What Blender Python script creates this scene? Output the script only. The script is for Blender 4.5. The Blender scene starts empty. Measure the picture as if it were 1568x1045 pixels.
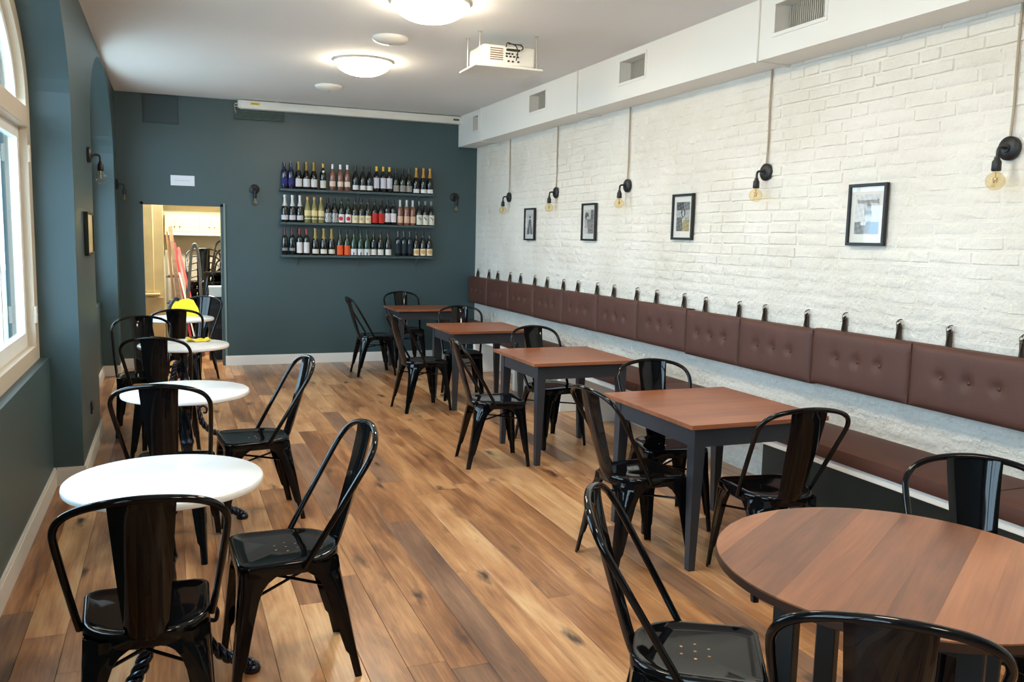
import bpy, bmesh, math, random
from mathutils import Vector, Matrix
R = math.radians
random.seed(7)
SC = bpy.context.scene
COL = SC.collection

# ------------------------------------------------------------------ camera
CAM_ROT = ((0.92929, 0.02312, -0.36863), (-0.36867, 0.11880, -0.92194), (0.02248, 0.99265, 0.11892))
cd = bpy.data.cameras.new('camera'); cd.sensor_fit = 'HORIZONTAL'; cd.sensor_width = 36.0
cd.lens = 1315.38 * 36.0 / 1568.0; cd.clip_start = 0.05
cam = bpy.data.objects.new('camera', cd); COL.objects.link(cam)
m4 = Matrix(CAM_ROT).to_4x4(); m4.translation = (0, 0, 1.62); cam.matrix_world = m4
SC.camera = cam

# ------------------------------------------------------------------ world, light, exposure
SKY = (0.58, 0.81, 1.0); SKY_STRENGTH = 9.5
LAMP_STRENGTH = 40.0; LAMP_COL = (1.0, 0.85, 0.63)
w = bpy.data.worlds.new('overcast_sky'); SC.world = w; w.use_nodes = True
bg = w.node_tree.nodes['Background']; bg.inputs[0].default_value = (*SKY, 1); bg.inputs[1].default_value = SKY_STRENGTH
vs = SC.view_settings; vs.view_transform = 'Standard'; vs.look = 'None'; vs.gamma = 1.0; vs.use_curve_mapping = False
vs.exposure = 0.32

# room: X across (left wall negative), Y into the picture, Z up
RW, LW, BACK, REAR, CZ = 3.806, -0.535, 10.91, -2.2, 3.17
LOWW, WINX, OUTX = -0.705, -0.757, -0.92          # wall under the windows, window face, outer face of the wall
NICHES = ((-1.95, 1.27), (2.73, 5.96), (7.40, 10.38))
ARZ, ARB = 2.36, 0.77                              # spring height and rise of the arches

for (a, b) in NICHES:                              # daylight comes in through the three windows
    ld = bpy.data.lights.new('window_portal', 'AREA'); ld.shape = 'RECTANGLE'; ld.size = b - a; ld.size_y = 2.3
    ld.cycles.is_portal = True
    lo = bpy.data.objects.new('window_portal', ld); COL.objects.link(lo)
    lo.location = (OUTX + 0.01, (a + b) / 2, 1.95); lo.rotation_euler = (0, -math.pi / 2, 0)

# ------------------------------------------------------------------ material helpers
def srgb(r, g, b):
    f = lambda c: (c / 255) / 12.92 if c / 255 <= 0.04045 else ((c / 255 + 0.055) / 1.055) ** 2.4
    return (f(r), f(g), f(b), 1.0)
MATS = {}
def new_mat(name):
    m = bpy.data.materials.new(name); m.use_nodes = True
    return m, m.node_tree, m.node_tree.nodes['Principled BSDF']
def mat(name, col, rough=0.5, metal=0.0, bump=0.0, bscale=40.0, vary=0.0, vscale=3.0, coat=0.0, spec=0.5, obj_vary=0.0):
    if name in MATS: return MATS[name]
    m, nt, p = new_mat(name)
    p.inputs['Base Color'].default_value = col; p.inputs['Roughness'].default_value = rough
    p.inputs['Metallic'].default_value = metal; p.inputs['Specular IOR Level'].default_value = spec
    p.inputs['Coat Weight'].default_value = coat; p.inputs['Coat Roughness'].default_value = 0.06
    geo = nt.nodes.new('ShaderNodeNewGeometry')
    if vary or obj_vary:
        hsv = nt.nodes.new('ShaderNodeHueSaturation'); hsv.inputs['Color'].default_value = col
        nt.links.new(hsv.outputs[0], p.inputs['Base Color'])
        if vary:
            n = nt.nodes.new('ShaderNodeTexNoise'); n.inputs['Scale'].default_value = vscale; n.inputs['Detail'].default_value = 5
            nt.links.new(geo.outputs['Position'], n.inputs['Vector'])
            src = n.outputs['Fac']; v = vary
        else:
            oi = nt.nodes.new('ShaderNodeObjectInfo'); src = oi.outputs['Random']; v = obj_vary
        mr = nt.nodes.new('ShaderNodeMapRange'); mr.inputs['To Min'].default_value = 1 - v; mr.inputs['To Max'].default_value = 1 + v
        if vary: mr.inputs['From Min'].default_value = 0.3; mr.inputs['From Max'].default_value = 0.7
        nt.links.new(src, mr.inputs['Value']); nt.links.new(mr.outputs[0], hsv.inputs['Value'])
    if bump:
        n2 = nt.nodes.new('ShaderNodeTexNoise'); n2.inputs['Scale'].default_value = bscale; n2.inputs['Detail'].default_value = 4
        nt.links.new(geo.outputs['Position'], n2.inputs['Vector'])
        b = nt.nodes.new('ShaderNodeBump'); b.inputs['Strength'].default_value = bump; b.inputs['Distance'].default_value = 0.01
        nt.links.new(n2.outputs['Fac'], b.inputs['Height']); nt.links.new(b.outputs[0], p.inputs['Normal'])
    MATS[name] = m
    return m
def emit(name, col, strength):
    m, nt, p = new_mat(name)
    p.inputs['Base Color'].default_value = (0.9, 0.9, 0.9, 1); p.inputs['Emission Color'].default_value = (*col, 1)
    p.inputs['Emission Strength'].default_value = strength
    return m
def glass(name, tint, rough=0.0, refl=1.5):
    m, nt, p = new_mat(name); nt.nodes.remove(p)
    out = [n for n in nt.nodes if n.type == 'OUTPUT_MATERIAL'][0]
    tr = nt.nodes.new('ShaderNodeBsdfTransparent'); tr.inputs[0].default_value = tint
    gl = nt.nodes.new('ShaderNodeBsdfGlossy'); gl.inputs['Roughness'].default_value = rough
    f0 = ((refl - 1) / (refl + 1)) ** 2                       # Schlick reflectance, the same from both sides of the pane
    lw = nt.nodes.new('ShaderNodeLayerWeight'); pw_ = nt.nodes.new('ShaderNodeMath'); pw_.operation = 'POWER'; pw_.inputs[1].default_value = 5.0
    nt.links.new(lw.outputs['Facing'], pw_.inputs[0])
    fr = nt.nodes.new('ShaderNodeMath'); fr.operation = 'MULTIPLY_ADD'; fr.inputs[1].default_value = 1 - f0; fr.inputs[2].default_value = f0; nt.links.new(pw_.outputs[0], fr.inputs[0])
    mx = nt.nodes.new('ShaderNodeMixShader')
    nt.links.new(fr.outputs[0], mx.inputs[0]); nt.links.new(tr.outputs[0], mx.inputs[1]); nt.links.new(gl.outputs[0], mx.inputs[2])
    nt.links.new(mx.outputs[0], out.inputs[0])
    return m
def wood(name, ramp, rough, ax, stretch=0.07, scale=14.0, knots=False, tone=0.35, coat=0.0, bump=0.12):
    """grain along axis ax; every object gets its own tone and its own stretch of grain"""
    m, nt, p = new_mat(name); N = nt.nodes.new; L = nt.links.new
    geo = N('ShaderNodeNewGeometry'); oi = N('ShaderNodeObjectInfo')
    off = N('ShaderNodeVectorMath'); off.operation = 'SCALE'; off.inputs[0].default_value = (37.0, 61.0, 23.0)
    L(oi.outputs['Random'], off.inputs['Scale'])
    rot = N('ShaderNodeVectorRotate'); rot.rotation_type = 'Z_AXIS'; rot.inputs['Angle'].default_value = -ax
    L(geo.outputs['Position'], rot.inputs['Vector'])
    add = N('ShaderNodeVectorMath'); L(rot.outputs[0], add.inputs[0]); L(off.outputs[0], add.inputs[1])
    mp = N('ShaderNodeMapping'); mp.inputs['Scale'].default_value = (stretch, 1, 1); L(add.outputs[0], mp.inputs[0])
    n1 = N('ShaderNodeTexNoise'); n1.inputs['Scale'].default_value = scale; n1.inputs['Detail'].default_value = 8; n1.inputs['Roughness'].default_value = 0.62; n1.inputs['Distortion'].default_value = 1.1
    L(mp.outputs[0], n1.inputs['Vector'])
    mp2 = N('ShaderNodeMapping'); mp2.inputs['Scale'].default_value = (0.9, 2.4, 1); L(add.outputs[0], mp2.inputs[0])
    n2 = N('ShaderNodeTexNoise'); n2.inputs['Scale'].default_value = 2.3; n2.inputs['Detail'].default_value = 4; L(mp2.outputs[0], n2.inputs['Vector'])
    mp4 = N('ShaderNodeMapping'); mp4.inputs['Scale'].default_value = (stretch * 0.4, 1, 1); L(add.outputs[0], mp4.inputs[0])
    n4 = N('ShaderNodeTexNoise'); n4.inputs['Scale'].default_value = scale * 7; n4.inputs['Detail'].default_value = 5; n4.inputs['Distortion'].default_value = 0.6; L(mp4.outputs[0], n4.inputs['Vector'])
    nm = N('ShaderNodeMath'); nm.operation = 'MULTIPLY_ADD'; nm.inputs[1].default_value = 0.5; nm.inputs[2].default_value = -0.25; L(n4.outputs['Fac'], nm.inputs[0])
    na = N('ShaderNodeMath'); na.operation = 'ADD'; L(n1.outputs['Fac'], na.inputs[0]); L(nm.outputs[0], na.inputs[1])
    mixf = N('ShaderNodeMath'); mixf.operation = 'MULTIPLY_ADD'; mixf.inputs[1].default_value = 0.55
    L(na.outputs[0], mixf.inputs[0])
    h = N('ShaderNodeMath'); h.operation = 'MULTIPLY'; h.inputs[1].default_value = 0.45; L(n2.outputs['Fac'], h.inputs[0]); L(h.outputs[0], mixf.inputs[2])
    t = N('ShaderNodeMath'); t.operation = 'MULTIPLY_ADD'; t.inputs[1].default_value = tone; t.inputs[2].default_value = -tone / 2; L(oi.outputs['Random'], t.inputs[0])
    s = N('ShaderNodeMath'); s.operation = 'ADD'; L(mixf.outputs[0], s.inputs[0]); L(t.outputs[0], s.inputs[1])
    cr = N('ShaderNodeValToRGB'); els = cr.color_ramp.elements
    for i, (pos, c) in enumerate(ramp):
        e = els[i] if i < 2 else els.new(pos)
        e.position = pos; e.color = c
    L(s.outputs[0], cr.inputs[0]); colo = cr.outputs[0]
    if knots:
        mk = N('ShaderNodeMapping'); mk.inputs['Scale'].default_value = (1.5, 4.2, 1); L(add.outputs[0], mk.inputs[0])
        nd = N('ShaderNodeTexNoise'); nd.inputs['Scale'].default_value = 6.0; L(mk.outputs[0], nd.inputs['Vector'])
        md = N('ShaderNodeVectorMath'); md.operation = 'SCALE'; md.inputs['Scale'].default_value = 0.32; L(nd.outputs['Color'], md.inputs[0])
        ad = N('ShaderNodeVectorMath'); L(mk.outputs[0], ad.inputs[0]); L(md.outputs[0], ad.inputs[1])
        vo = N('ShaderNodeTexVoronoi'); vo.inputs['Scale'].default_value = 1.35; L(ad.outputs[0], vo.inputs['Vector'])
        kr = N('ShaderNodeMapRange'); kr.inputs['From Min'].default_value = 0.06; kr.inputs['From Max'].default_value = 0.23
        kr.inputs['To Min'].default_value = 0.95; kr.inputs['To Max'].default_value = 0.0; L(vo.outputs['Distance'], kr.inputs['Value'])
        wv = N('ShaderNodeMapRange'); wv.inputs['From Min'].default_value = 0.36; wv.inputs['From Max'].default_value = 0.52; L(n2.outputs['Fac'], wv.inputs['Value'])
        ml = N('ShaderNodeMath'); ml.operation = 'MULTIPLY'; L(kr.outputs[0], ml.inputs[0]); L(wv.outputs[0], ml.inputs[1])
        mx = N('ShaderNodeMix'); mx.data_type = 'RGBA'; L(ml.outputs[0], mx.inputs['Factor']); L(colo, mx.inputs['A'])
        mx.inputs['B'].default_value = srgb(50, 34, 28); colo = mx.outputs['Result']
    L(colo, p.inputs['Base Color'])
    p.inputs['Roughness'].default_value = rough; p.inputs['Coat Weight'].default_value = coat; p.inputs['Coat Roughness'].default_value = 0.25
    b = N('ShaderNodeBump'); b.inputs['Strength'].default_value = bump; b.inputs['Distance'].default_value = 0.004
    L(n1.outputs['Fac'], b.inputs['Height']); L(b.outputs[0], p.inputs['Normal'])
    MATS[name] = m
    return m

M_TEAL = mat('teal_wall_paint', srgb(62, 83, 88), 0.42, bump=0.05, bscale=60, vary=0.05, vscale=1.5)
M_CEIL = mat('ceiling_paint', srgb(236, 235, 234), 0.9)
M_DUCT = mat('duct_white_paint', srgb(236, 234, 228), 0.55)
M_TRIM = mat('baseboard_paint', srgb(214, 210, 202), 0.5)
M_FRAME = mat('cream_window_paint', srgb(206, 192, 172), 0.5)
M_SASH = mat('white_sash_paint', srgb(236, 238, 236), 0.45)
M_BLACK = mat('gloss_black_enamel', (0.003, 0.003, 0.0035, 1), 0.05, spec=0.28)
M_IRON = mat('matt_black_iron', (0.010, 0.010, 0.010, 1), 0.45)
M_CAST = mat('blue_black_cast_iron', srgb(22, 30, 46), 0.25, metal=0.6, coat=0.5)
M_CHAR = mat('charcoal_table_paint', srgb(42, 45, 51), 0.45)
M_LEATH = mat('brown_leather', srgb(80, 46, 35), 0.62, bump=0.15, bscale=130, vary=0.10, vscale=5)
M_STRAP = mat('dark_strap_leather', srgb(66, 52, 38), 0.6)
M_STEEL = mat('steel_ring', (0.5, 0.47, 0.42, 1), 0.3, metal=1.0)
M_MARBLE = mat('white_marble', srgb(238, 238, 238), 0.22, vary=0.04, vscale=9)
M_GLASSP = glass('window_glass', (0.95, 0.97, 0.97, 1))
M_WHITE = mat('white_plastic', srgb(238, 236, 228), 0.4)
M_CREAM = mat('cream_laminate', srgb(240, 226, 176), 0.45)
M_YCREAM = mat('aged_cream_paint', srgb(218, 198, 150), 0.5, vary=0.12, vscale=4)
M_BULB = glass('amber_bulb_glass', (0.98, 0.90, 0.72, 1), refl=1.45)
M_BULBC = glass('clear_bulb_glass', (0.95, 0.95, 0.93, 1), refl=1.5)
M_BRASS = mat('brass_filament', srgb(190, 150, 80), 0.35, metal=0.6)

def white_brick():
    m, nt, p = new_mat('white_painted_brick'); N = nt.nodes.new; L = nt.links.new
    p.inputs['Roughness'].default_value = 0.62
    geo = N('ShaderNodeNewGeometry')
    n1 = N('ShaderNodeTexNoise'); n1.inputs['Scale'].default_value = 2.2; n1.inputs['Detail'].default_value = 6; L(geo.outputs['Position'], n1.inputs['Vector'])
    cr = N('ShaderNodeValToRGB'); cr.color_ramp.elements[0].position = 0.3; cr.color_ramp.elements[1].position = 0.7
    cr.color_ramp.elements[0].color = srgb(230, 223, 210); cr.color_ramp.elements[1].color = srgb(242, 236, 226)
    L(n1.outputs['Fac'], cr.inputs[0]); L(cr.outputs[0], p.inputs['Base Color'])
    # fine plaster relief, coarser rubble low on the wall
    n2 = N('ShaderNodeTexNoise'); n2.inputs['Scale'].default_value = 26; n2.inputs['Detail'].default_value = 7; n2.inputs['Roughness'].default_value = 0.65; L(geo.outputs['Position'], n2.inputs['Vector'])
    sx = N('ShaderNodeSeparateXYZ'); L(geo.outputs['Position'], sx.inputs[0])
    mr = N('ShaderNodeMapRange'); mr.inputs['From Min'].default_value = 0.9; mr.inputs['From Max'].default_value = 1.7
    mr.inputs['To Min'].default_value = 1.0; mr.inputs['To Max'].default_value = 0.42; L(sx.outputs['Z'], mr.inputs['Value'])
    n3 = N('ShaderNodeTexNoise'); n3.inputs['Scale'].default_value = 9; n3.inputs['Detail'].default_value = 6; L(geo.outputs['Position'], n3.inputs['Vector'])
    ad = N('ShaderNodeMath'); ad.operation = 'MULTIPLY_ADD'; ad.inputs[1].default_value = 1.4; L(n3.outputs['Fac'], ad.inputs[0]); L(n2.outputs['Fac'], ad.inputs[2])
    b = N('ShaderNodeBump'); b.inputs['Distance'].default_value = 0.034; L(mr.outputs[0], b.inputs['Strength']); L(ad.outputs[0], b.inputs['Height'])
    L(b.outputs[0], p.inputs['Normal'])
    return m
M_BRICK = white_brick()
M_FLOOR = wood('oak_floor', [(0.22, srgb(92, 60, 42)), (0.38, srgb(146, 98, 62)), (0.54, srgb(190, 138, 92)), (0.74, srgb(220, 180, 132))], 0.28, math.pi / 2, 0.12, 11, knots=True, tone=0.26, coat=0.15, bump=0.2)
M_FLOORD = wood('dark_oak_plank', [(0.22, srgb(76, 52, 42)), (0.42, srgb(122, 88, 66)), (0.58, srgb(154, 116, 88)), (0.78, srgb(182, 144, 112))], 0.28, math.pi / 2, 0.12, 11, knots=True, tone=0.16, coat=0.15, bump=0.2)
M_TOP = wood('red_brown_tabletop', [(0.25, srgb(104, 58, 36)), (0.5, srgb(138, 80, 50)), (0.75, srgb(160, 100, 66))], 0.38, 0.0, 0.08, 16, tone=0.10, coat=0.1)
M_RTOP = wood('walnut_round_top', [(0.25, srgb(102, 62, 40)), (0.5, srgb(138, 86, 54)), (0.75, srgb(166, 108, 70))], 0.36, R(33), 0.10, 12, tone=0.42, coat=0.1)
M_PLY = wood('brown_board', [(0.3, srgb(110, 84, 66)), (0.7, srgb(168, 136, 110))], 0.6, 0.0, 0.3, 8, tone=0.2)

# ------------------------------------------------------------------ mesh helpers
class MB:
    def __init__(s): s.v = []; s.f = []
    def add(s, vs, fs):
        o = len(s.v); s.v += [tuple(p) for p in vs]; s.f += [tuple(i + o for i in f) for f in fs]; return s
    def box(s, x0, x1, y0, y1, z0, z1, M=None):
        vs = [(x0, y0, z0), (x1, y0, z0), (x1, y1, z0), (x0, y1, z0), (x0, y0, z1), (x1, y0, z1), (x1, y1, z1), (x0, y1, z1)]
        if M: vs = [M @ Vector(p) for p in vs]
        return s.add(vs, [(0, 3, 2, 1), (4, 5, 6, 7), (0, 1, 5, 4), (1, 2, 6, 5), (2, 3, 7, 6), (3, 0, 4, 7)])
    def bbox(s, x0, x1, y0, y1, z0, z1, b=0.004, seg=1, M=None):
        bm = bmesh.new(); bmesh.ops.create_cube(bm, size=1)
        for v in bm.verts: v.co = Vector((x0 + (v.co.x + .5) * (x1 - x0), y0 + (v.co.y + .5) * (y1 - y0), z0 + (v.co.z + .5) * (z1 - z0)))
        bmesh.ops.bevel(bm, geom=bm.edges[:], offset=b, segments=seg, affect='EDGES', profile=0.5)
        return s.bm(bm, M)
    def bm(s, bm, M=None):
        bm.verts.index_update()
        vs = [(M @ v.co) if M else v.co.copy() for v in bm.verts]
        fs = [[v.index for v in f.verts] for f in bm.faces]; bm.free()
        return s.add(vs, fs)
    def prism(s, pts, a, b, axis='z'):
        n = len(pts)
        def P(u, v, t): return {'z': (u, v, t), 'x': (t, u, v), 'y': (u, t, v)}[axis]
        vs = [P(u, v, a) for u, v in pts] + [P(u, v, b) for u, v in pts]
        return s.add(vs, [tuple(range(n))[::-1], tuple(range(n, 2 * n))] + [(i, (i + 1) % n, n + (i + 1) % n, n + i) for i in range(n)])
    def lathe(s, prof, n=20, M=None, a0=0.0, a1=2 * math.pi):
        full = abs(a1 - a0 - 2 * math.pi) < 1e-6
        k = n if full else n + 1
        vs = []
        for r, z in prof:
            for i in range(k):
                a = a0 + (a1 - a0) * i / n
                p = Vector((r * math.cos(a), r * math.sin(a), z)); vs.append(M @ p if M else p)
        fs = []
        for j in range(len(prof) - 1):
            for i in range(k if full else k - 1):
                i2 = (i + 1) % k
                fs.append((j * k + i, j * k + i2, (j + 1) * k + i2, (j + 1) * k + i))
        if full:
            if prof[0][0] > 1e-5: fs.append(tuple(range(k))[::-1])
            if prof[-1][0] > 1e-5: fs.append(tuple((len(prof) - 1) * k + i for i in range(k)))
        return s.add(vs, fs)
    def tube(s, path, r, n=8, cap=True, squash=1.0):
        path = [Vector(p) for p in path]; m = len(path)
        rad = r if isinstance(r, (list, tuple)) else [r] * m
        T = [(path[min(i + 1, m - 1)] - path[max(i - 1, 0)]).normalized() for i in range(m)]
        u = T[0].orthogonal().normalized(); vs = []
        for i in range(m):
            u = (u - T[i] * u.dot(T[i])).normalized(); w = T[i].cross(u)
            for k in range(n):
                a = 2 * math.pi * k / n
                vs.append(path[i] + u * (rad[i] * math.cos(a)) + w * (rad[i] * squash * math.sin(a)))
        fs = [(i * n + k, i * n + (k + 1) % n, (i + 1) * n + (k + 1) % n, (i + 1) * n + k) for i in range(m - 1) for k in range(n)]
        if cap: fs += [tuple(range(n))[::-1], tuple((m - 1) * n + k for k in range(n))]
        return s.add(vs, fs)
    def build(s, name, m, parent=None, smooth=None):
        me = bpy.data.meshes.new(name); me.from_pydata(s.v, [], s.f); me.update()
        bm = bmesh.new(); bm.from_mesh(me); bmesh.ops.recalc_face_normals(bm, faces=bm.faces[:]); bm.to_mesh(me); bm.free()
        if m: me.materials.append(m)
        if smooth:
            me.shade_smooth(); me.set_sharp_from_angle(angle=R(smooth))
        return link(name, me, parent)
def link(name, me, parent=None):
    o = bpy.data.objects.new(name, me); COL.objects.link(o); o.parent = parent
    return o
def spline(pts, k=6):
    P = [Vector(p) for p in pts]; out = []
    for i in range(len(P) - 1):
        p0, p1, p2, p3 = P[max(i - 1, 0)], P[i], P[i + 1], P[min(i + 2, len(P) - 1)]
        for j in range(k):
            t = j / k
            out.append(0.5 * ((2 * p1) + (p2 - p0) * t + (2 * p0 - 5 * p1 + 4 * p2 - p3) * t * t + (3 * p1 - p0 - 3 * p2 + p3) * t ** 3))
    return out + [P[-1]]
def tag(o, label, cat, group=None):
    o['label'] = label; o['category'] = cat
    if group: o['group'] = group
    return o
def empty(name, loc=(0, 0, 0), rz=0.0):
    o = bpy.data.objects.new(name, None); COL.objects.link(o); o.location = loc; o.rotation_euler = (0, 0, rz); o.empty_display_size = 0.1
    return o
def struct(o): o['kind'] = 'structure'; return o
def copy_tree(o, parent=None):
    c = o.copy(); COL.objects.link(c); c.parent = parent
    for ch in list(o.children): copy_tree(ch, c)
    return c

# ================================================================== THE ROOM
# ---- floor of separate oak planks
FX0, FX1, FY0, FY1 = -1.0, RW + 0.1, REAR, BACK + 2.6
fl = struct(MB().box(FX0, FX1, FY0, FY1, -0.08, -0.014).build('floor', mat('floor_base', srgb(40, 28, 20), 0.8)))
pw = 0.1525
pm = MB(); c = 0.0016; hw = pw / 2 - 0.0006
prof = [(-hw, -0.014), (hw, -0.014), (hw, -c), (hw - c, 0), (-hw + c, 0), (-hw, -c)]
pm.prism(prof, -0.5, 0.5, 'y')
plank0 = pm.build('plank', M_FLOOR, fl); first = True
plank0_me = plank0.data; dark_me = plank0.data.copy(); dark_me.materials[0] = M_FLOORD
rp = random.Random(3)
ncol = int((RW - (-0.8765)) / pw) + 1
for ci in range(ncol):
    x = -0.8765 + pw * (ci + 0.5)
    y = REAR - rp.uniform(0, 1.8)
    if ci == 13: y = -1.6                    # puts a joint where the dark plank starts
    yend = BACK if not (-0.35 < x < 0.62) else FY1
    while y < yend - 0.02:
        L_ = rp.uniform(1.6, 2.5)
        if ci == 13: L_ = 2.1 if y < 2 else L_
        a, b = max(y, REAR), min(y + L_, yend)
        if yend - b < 0.3: b = yend
        y = b
        if b - a < 0.05: continue
        o = plank0 if first else plank0.copy()
        if not first: o.data = plank0_me; COL.objects.link(o); o.parent = fl
        first = False
        o.location = (x, (a + b) / 2, 0); o.scale = (1, b - a - 0.0016, 1)
        if (ci == 13 and 2.2 < a < 3.0) or (ci != 13 and rp.random() < 0.07): o.data = dark_me

# ---- ceiling, back wall with doorway, rear wall
struct(MB().box(OUTX, RW + 0.12, REAR, BACK + 0.15, CZ, CZ + 0.1).build('ceiling', M_CEIL))
DX0, DX1, DZ = -0.30, 0.612, 1.945
wb = MB().box(OUTX, DX0, BACK, BACK + 0.14, 0, CZ).box(DX1, RW + 0.12, BACK, BACK + 0.14, 0, CZ).box(DX0, DX1, BACK, BACK + 0.14, DZ, CZ)
struct(wb.build('wall_back', M_TEAL))
struct(MB().box(OUTX, RW + 0.12, REAR - 0.12, REAR, -0.05, CZ + 0.1).build('wall_rear', M_TEAL))
dl = struct(MB().box(DX0 - 0.0, DX0 + 0.03, BACK - 0.004, BACK + 0.146, 0, DZ).box(DX0, DX1, BACK - 0.004, BACK + 0.146, DZ - 0.03, DZ)
            .box(DX1 - 0.03, DX1, BACK - 0.004, BACK + 0.146, 0, DZ).build('door_1', mat('teal_door_lining', srgb(62, 82, 88), 0.4)))
MB().box(DX1, DX1 + 0.022, BACK - 0.012, BACK, 0.12, DZ + 0.01).build('door_stop', mat('grey_green_edge', srgb(120, 136, 132), 0.5), dl)

# ---- left wall: piers, arches, low walls, windows
wl = MB(); ys = [REAR] + [q for n_ in NICHES for q in n_] + [BACK]
for i in range(0, len(ys), 2): wl.box(OUTX, LW, ys[i], ys[i + 1], 0, CZ)
def arch_pts(a, b, n=28, inset=0.0, z0=None):
    cy, ha = (a + b) / 2, (b - a) / 2 - inset
    return [(cy - ha * math.cos(math.pi * i / n), ARZ + (ARB - inset) * math.sin(math.pi * i / n)) for i in range(n + 1)]
for a, b in NICHES:
    P = arch_pts(a, b)
    for (y0, z0), (y1, z1) in zip(P[:-1], P[1:]):
        wl.prism([(y0, z0), (y1, z1), (y1, CZ), (y0, CZ)], OUTX, LW, 'x')
wall_l = struct(wl.build('wall_left', M_TEAL, smooth=30))
for i, (a, b) in enumerate(NICHES):                # smooth lining of each niche: jambs and arched soffit in one sweep
    P = [(a + 0.001, 0.0), (a + 0.001, 1.2)] + arch_pts(a, b, 40, 0.001) + [(b - 0.001, 1.2), (b - 0.001, 0.0)]
    n = len(P); rv = MB().add([(LW - 0.0005, y, z) for y, z in P] + [(OUTX, y, z) for y, z in P], [(k, k + 1, n + k + 1, n + k) for k in range(n - 1)])
    rv.build('niche_lining', M_TEAL, wall_l, 60)
for i, (a, b) in enumerate(NICHES):
    MB().box(OUTX, LOWW, a, b, 0, 0.82).build('low_wall', M_TEAL, wall_l)
SILL = 0.82
def window(idx, a, b):
    cy = (a + b) / 2
    wdw = struct(empty('window_%d' % idx, (0, 0, 0)))
    x0, x1 = WINX - 0.10, WINX
    fr = MB(); fw = 0.13
    fr.box(x0, x1, a, a + fw, SILL, ARZ).box(x0, x1, b - fw, b, SILL, ARZ).box(x0, x1, a + fw, b - fw, SILL, SILL + 0.09)
    P0, P1 = arch_pts(a, b), arch_pts(a, b, inset=fw)
    for k in range(len(P0) - 1): fr.prism([P0[k], P0[k + 1], P1[k + 1], P1[k]], x0, x1, 'x')
    fr.build('frame', M_FRAME, wdw)
    MB().bbox(x0, x1 + 0.012, a + fw, b - fw, 2.20, 2.315, 0.006).build('transom', M_FRAME, wdw)
    MB().bbox(x0, x1 + 0.004, cy - 0.05, cy + 0.05, SILL + 0.09, 2.20, 0.005).build('mullion', M_FRAME, wdw)
    fan = MB()
    Pi, Po = arch_pts(a, b, inset=fw + 0.05), P1
    for k in range(len(Pi) - 1): fan.prism([Po[k], Po[k + 1], Pi[k + 1], Pi[k]], x0 + 0.015, x1 - 0.045, 'x')
    for dy in (-0.55, 0.0, 0.55): fan.box(x0 + 0.02, x1 - 0.05, cy + dy - 0.02, cy + dy + 0.02, 2.31, ARZ + (ARB - fw) * math.sqrt(1 - (dy / ((b - a) / 2 - fw)) ** 2) - 0.02)
    fan = fan.build('fanlight', M_SASH, wdw)
    pts = arch_pts(a, b, inset=fw + 0.01)
    MB().prism([(a + fw + .01, 2.315)] + pts + [(b - fw - .01, 2.315)], x0 + 0.035, x0 + 0.039, 'x').build('pane', M_GLASSP, fan)
    for s, (p, q) in enumerate(((a + fw, cy - 0.05), (cy + 0.05, b - fw))):
        z0, z1 = SILL + 0.09, 2.20; t = 0.065; sx0, sx1 = x0 + 0.012, x1 - 0.045
        sm = MB().box(sx0, sx1, p, p + t, z0, z1).box(sx0, sx1, q - t, q, z0, z1).box(sx0, sx1, p + t, q - t, z0, z0 + t + 0.02).box(sx0, sx1, p + t, q - t, z1 - t, z1)
        mid = (p + q) / 2
        sm.box(sx0 + 0.01, sx1 - 0.01, mid - 0.014, mid + 0.014, z0 + t, z1 - t)
        ca = sm.build('casement', M_SASH, wdw)
        MB().box(x0 + 0.035, x0 + 0.039, p + t, mid - 0.014, z0 + t + 0.02, z1 - t).build('pane', M_GLASSP, ca)
        MB().box(x0 + 0.035, x0 + 0.039, mid + 0.014, q - t, z0 + t + 0.02, z1 - t).build('pane', M_GLASSP, ca)
        yh = p if s == 0 else q
        for zh in (1.05, 2.0):
            MB().lathe([(0.011, 0), (0.011, 0.045), (0.013, 0.046), (0.013, 0.052), (0.011, 0.053), (0.011, 0.1)], 10, Matrix.Translation((x1 + 0.004, yh, zh))).build('hinge', M_FRAME, wdw, 40)
for i, (a, b) in enumerate(NICHES): window(i + 1, a, b)
struct(MB().box(-30, OUTX - 0.02, -30, 45, -0.45, -0.35).build('ground_outside', mat('pale_paving', srgb(170, 170, 165), 0.8)))

# ---- baseboards
bb = MB()
def skirt(m, x0, x1, y0, y1, h=0.118, t=0.016):
    m.box(x0, x1, y0, y1, 0, h - 0.014)
    m.prism([(0, 0), (t, 0), (t * 0.45, 0.014), (0, 0.014)], 0, 0, 'z') if False else None
    m.box(x0 + (0.0), x1 - (0.004 if x1 - x0 < 0.05 else 0), y0 + (0.004 if y1 - y0 < 0.05 else 0), y1, h - 0.014, h)
t = 0.016
for i in range(0, len(ys), 2): skirt(bb, LW, LW + t, ys[i] - (t if i else 0), ys[i + 1] + (t if i < 6 else 0))
for a, b in NICHES:
    skirt(bb, LOWW, LOWW + t, a, b)
    skirt(bb, LOWW + t, LW, b - t, b); skirt(bb, LOWW + t, LW, a, a + t)
struct(bb.build('baseboard_left', M_TRIM))
b2 = MB(); skirt(b2, DX1 + 0.0, 3.79, BACK - t, BACK); skirt(b2, LW + t, DX0, BACK - t, BACK)
struct(b2.build('baseboard_back', mat('white_baseboard_paint', srgb(232, 230, 226), 0.5)))

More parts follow.
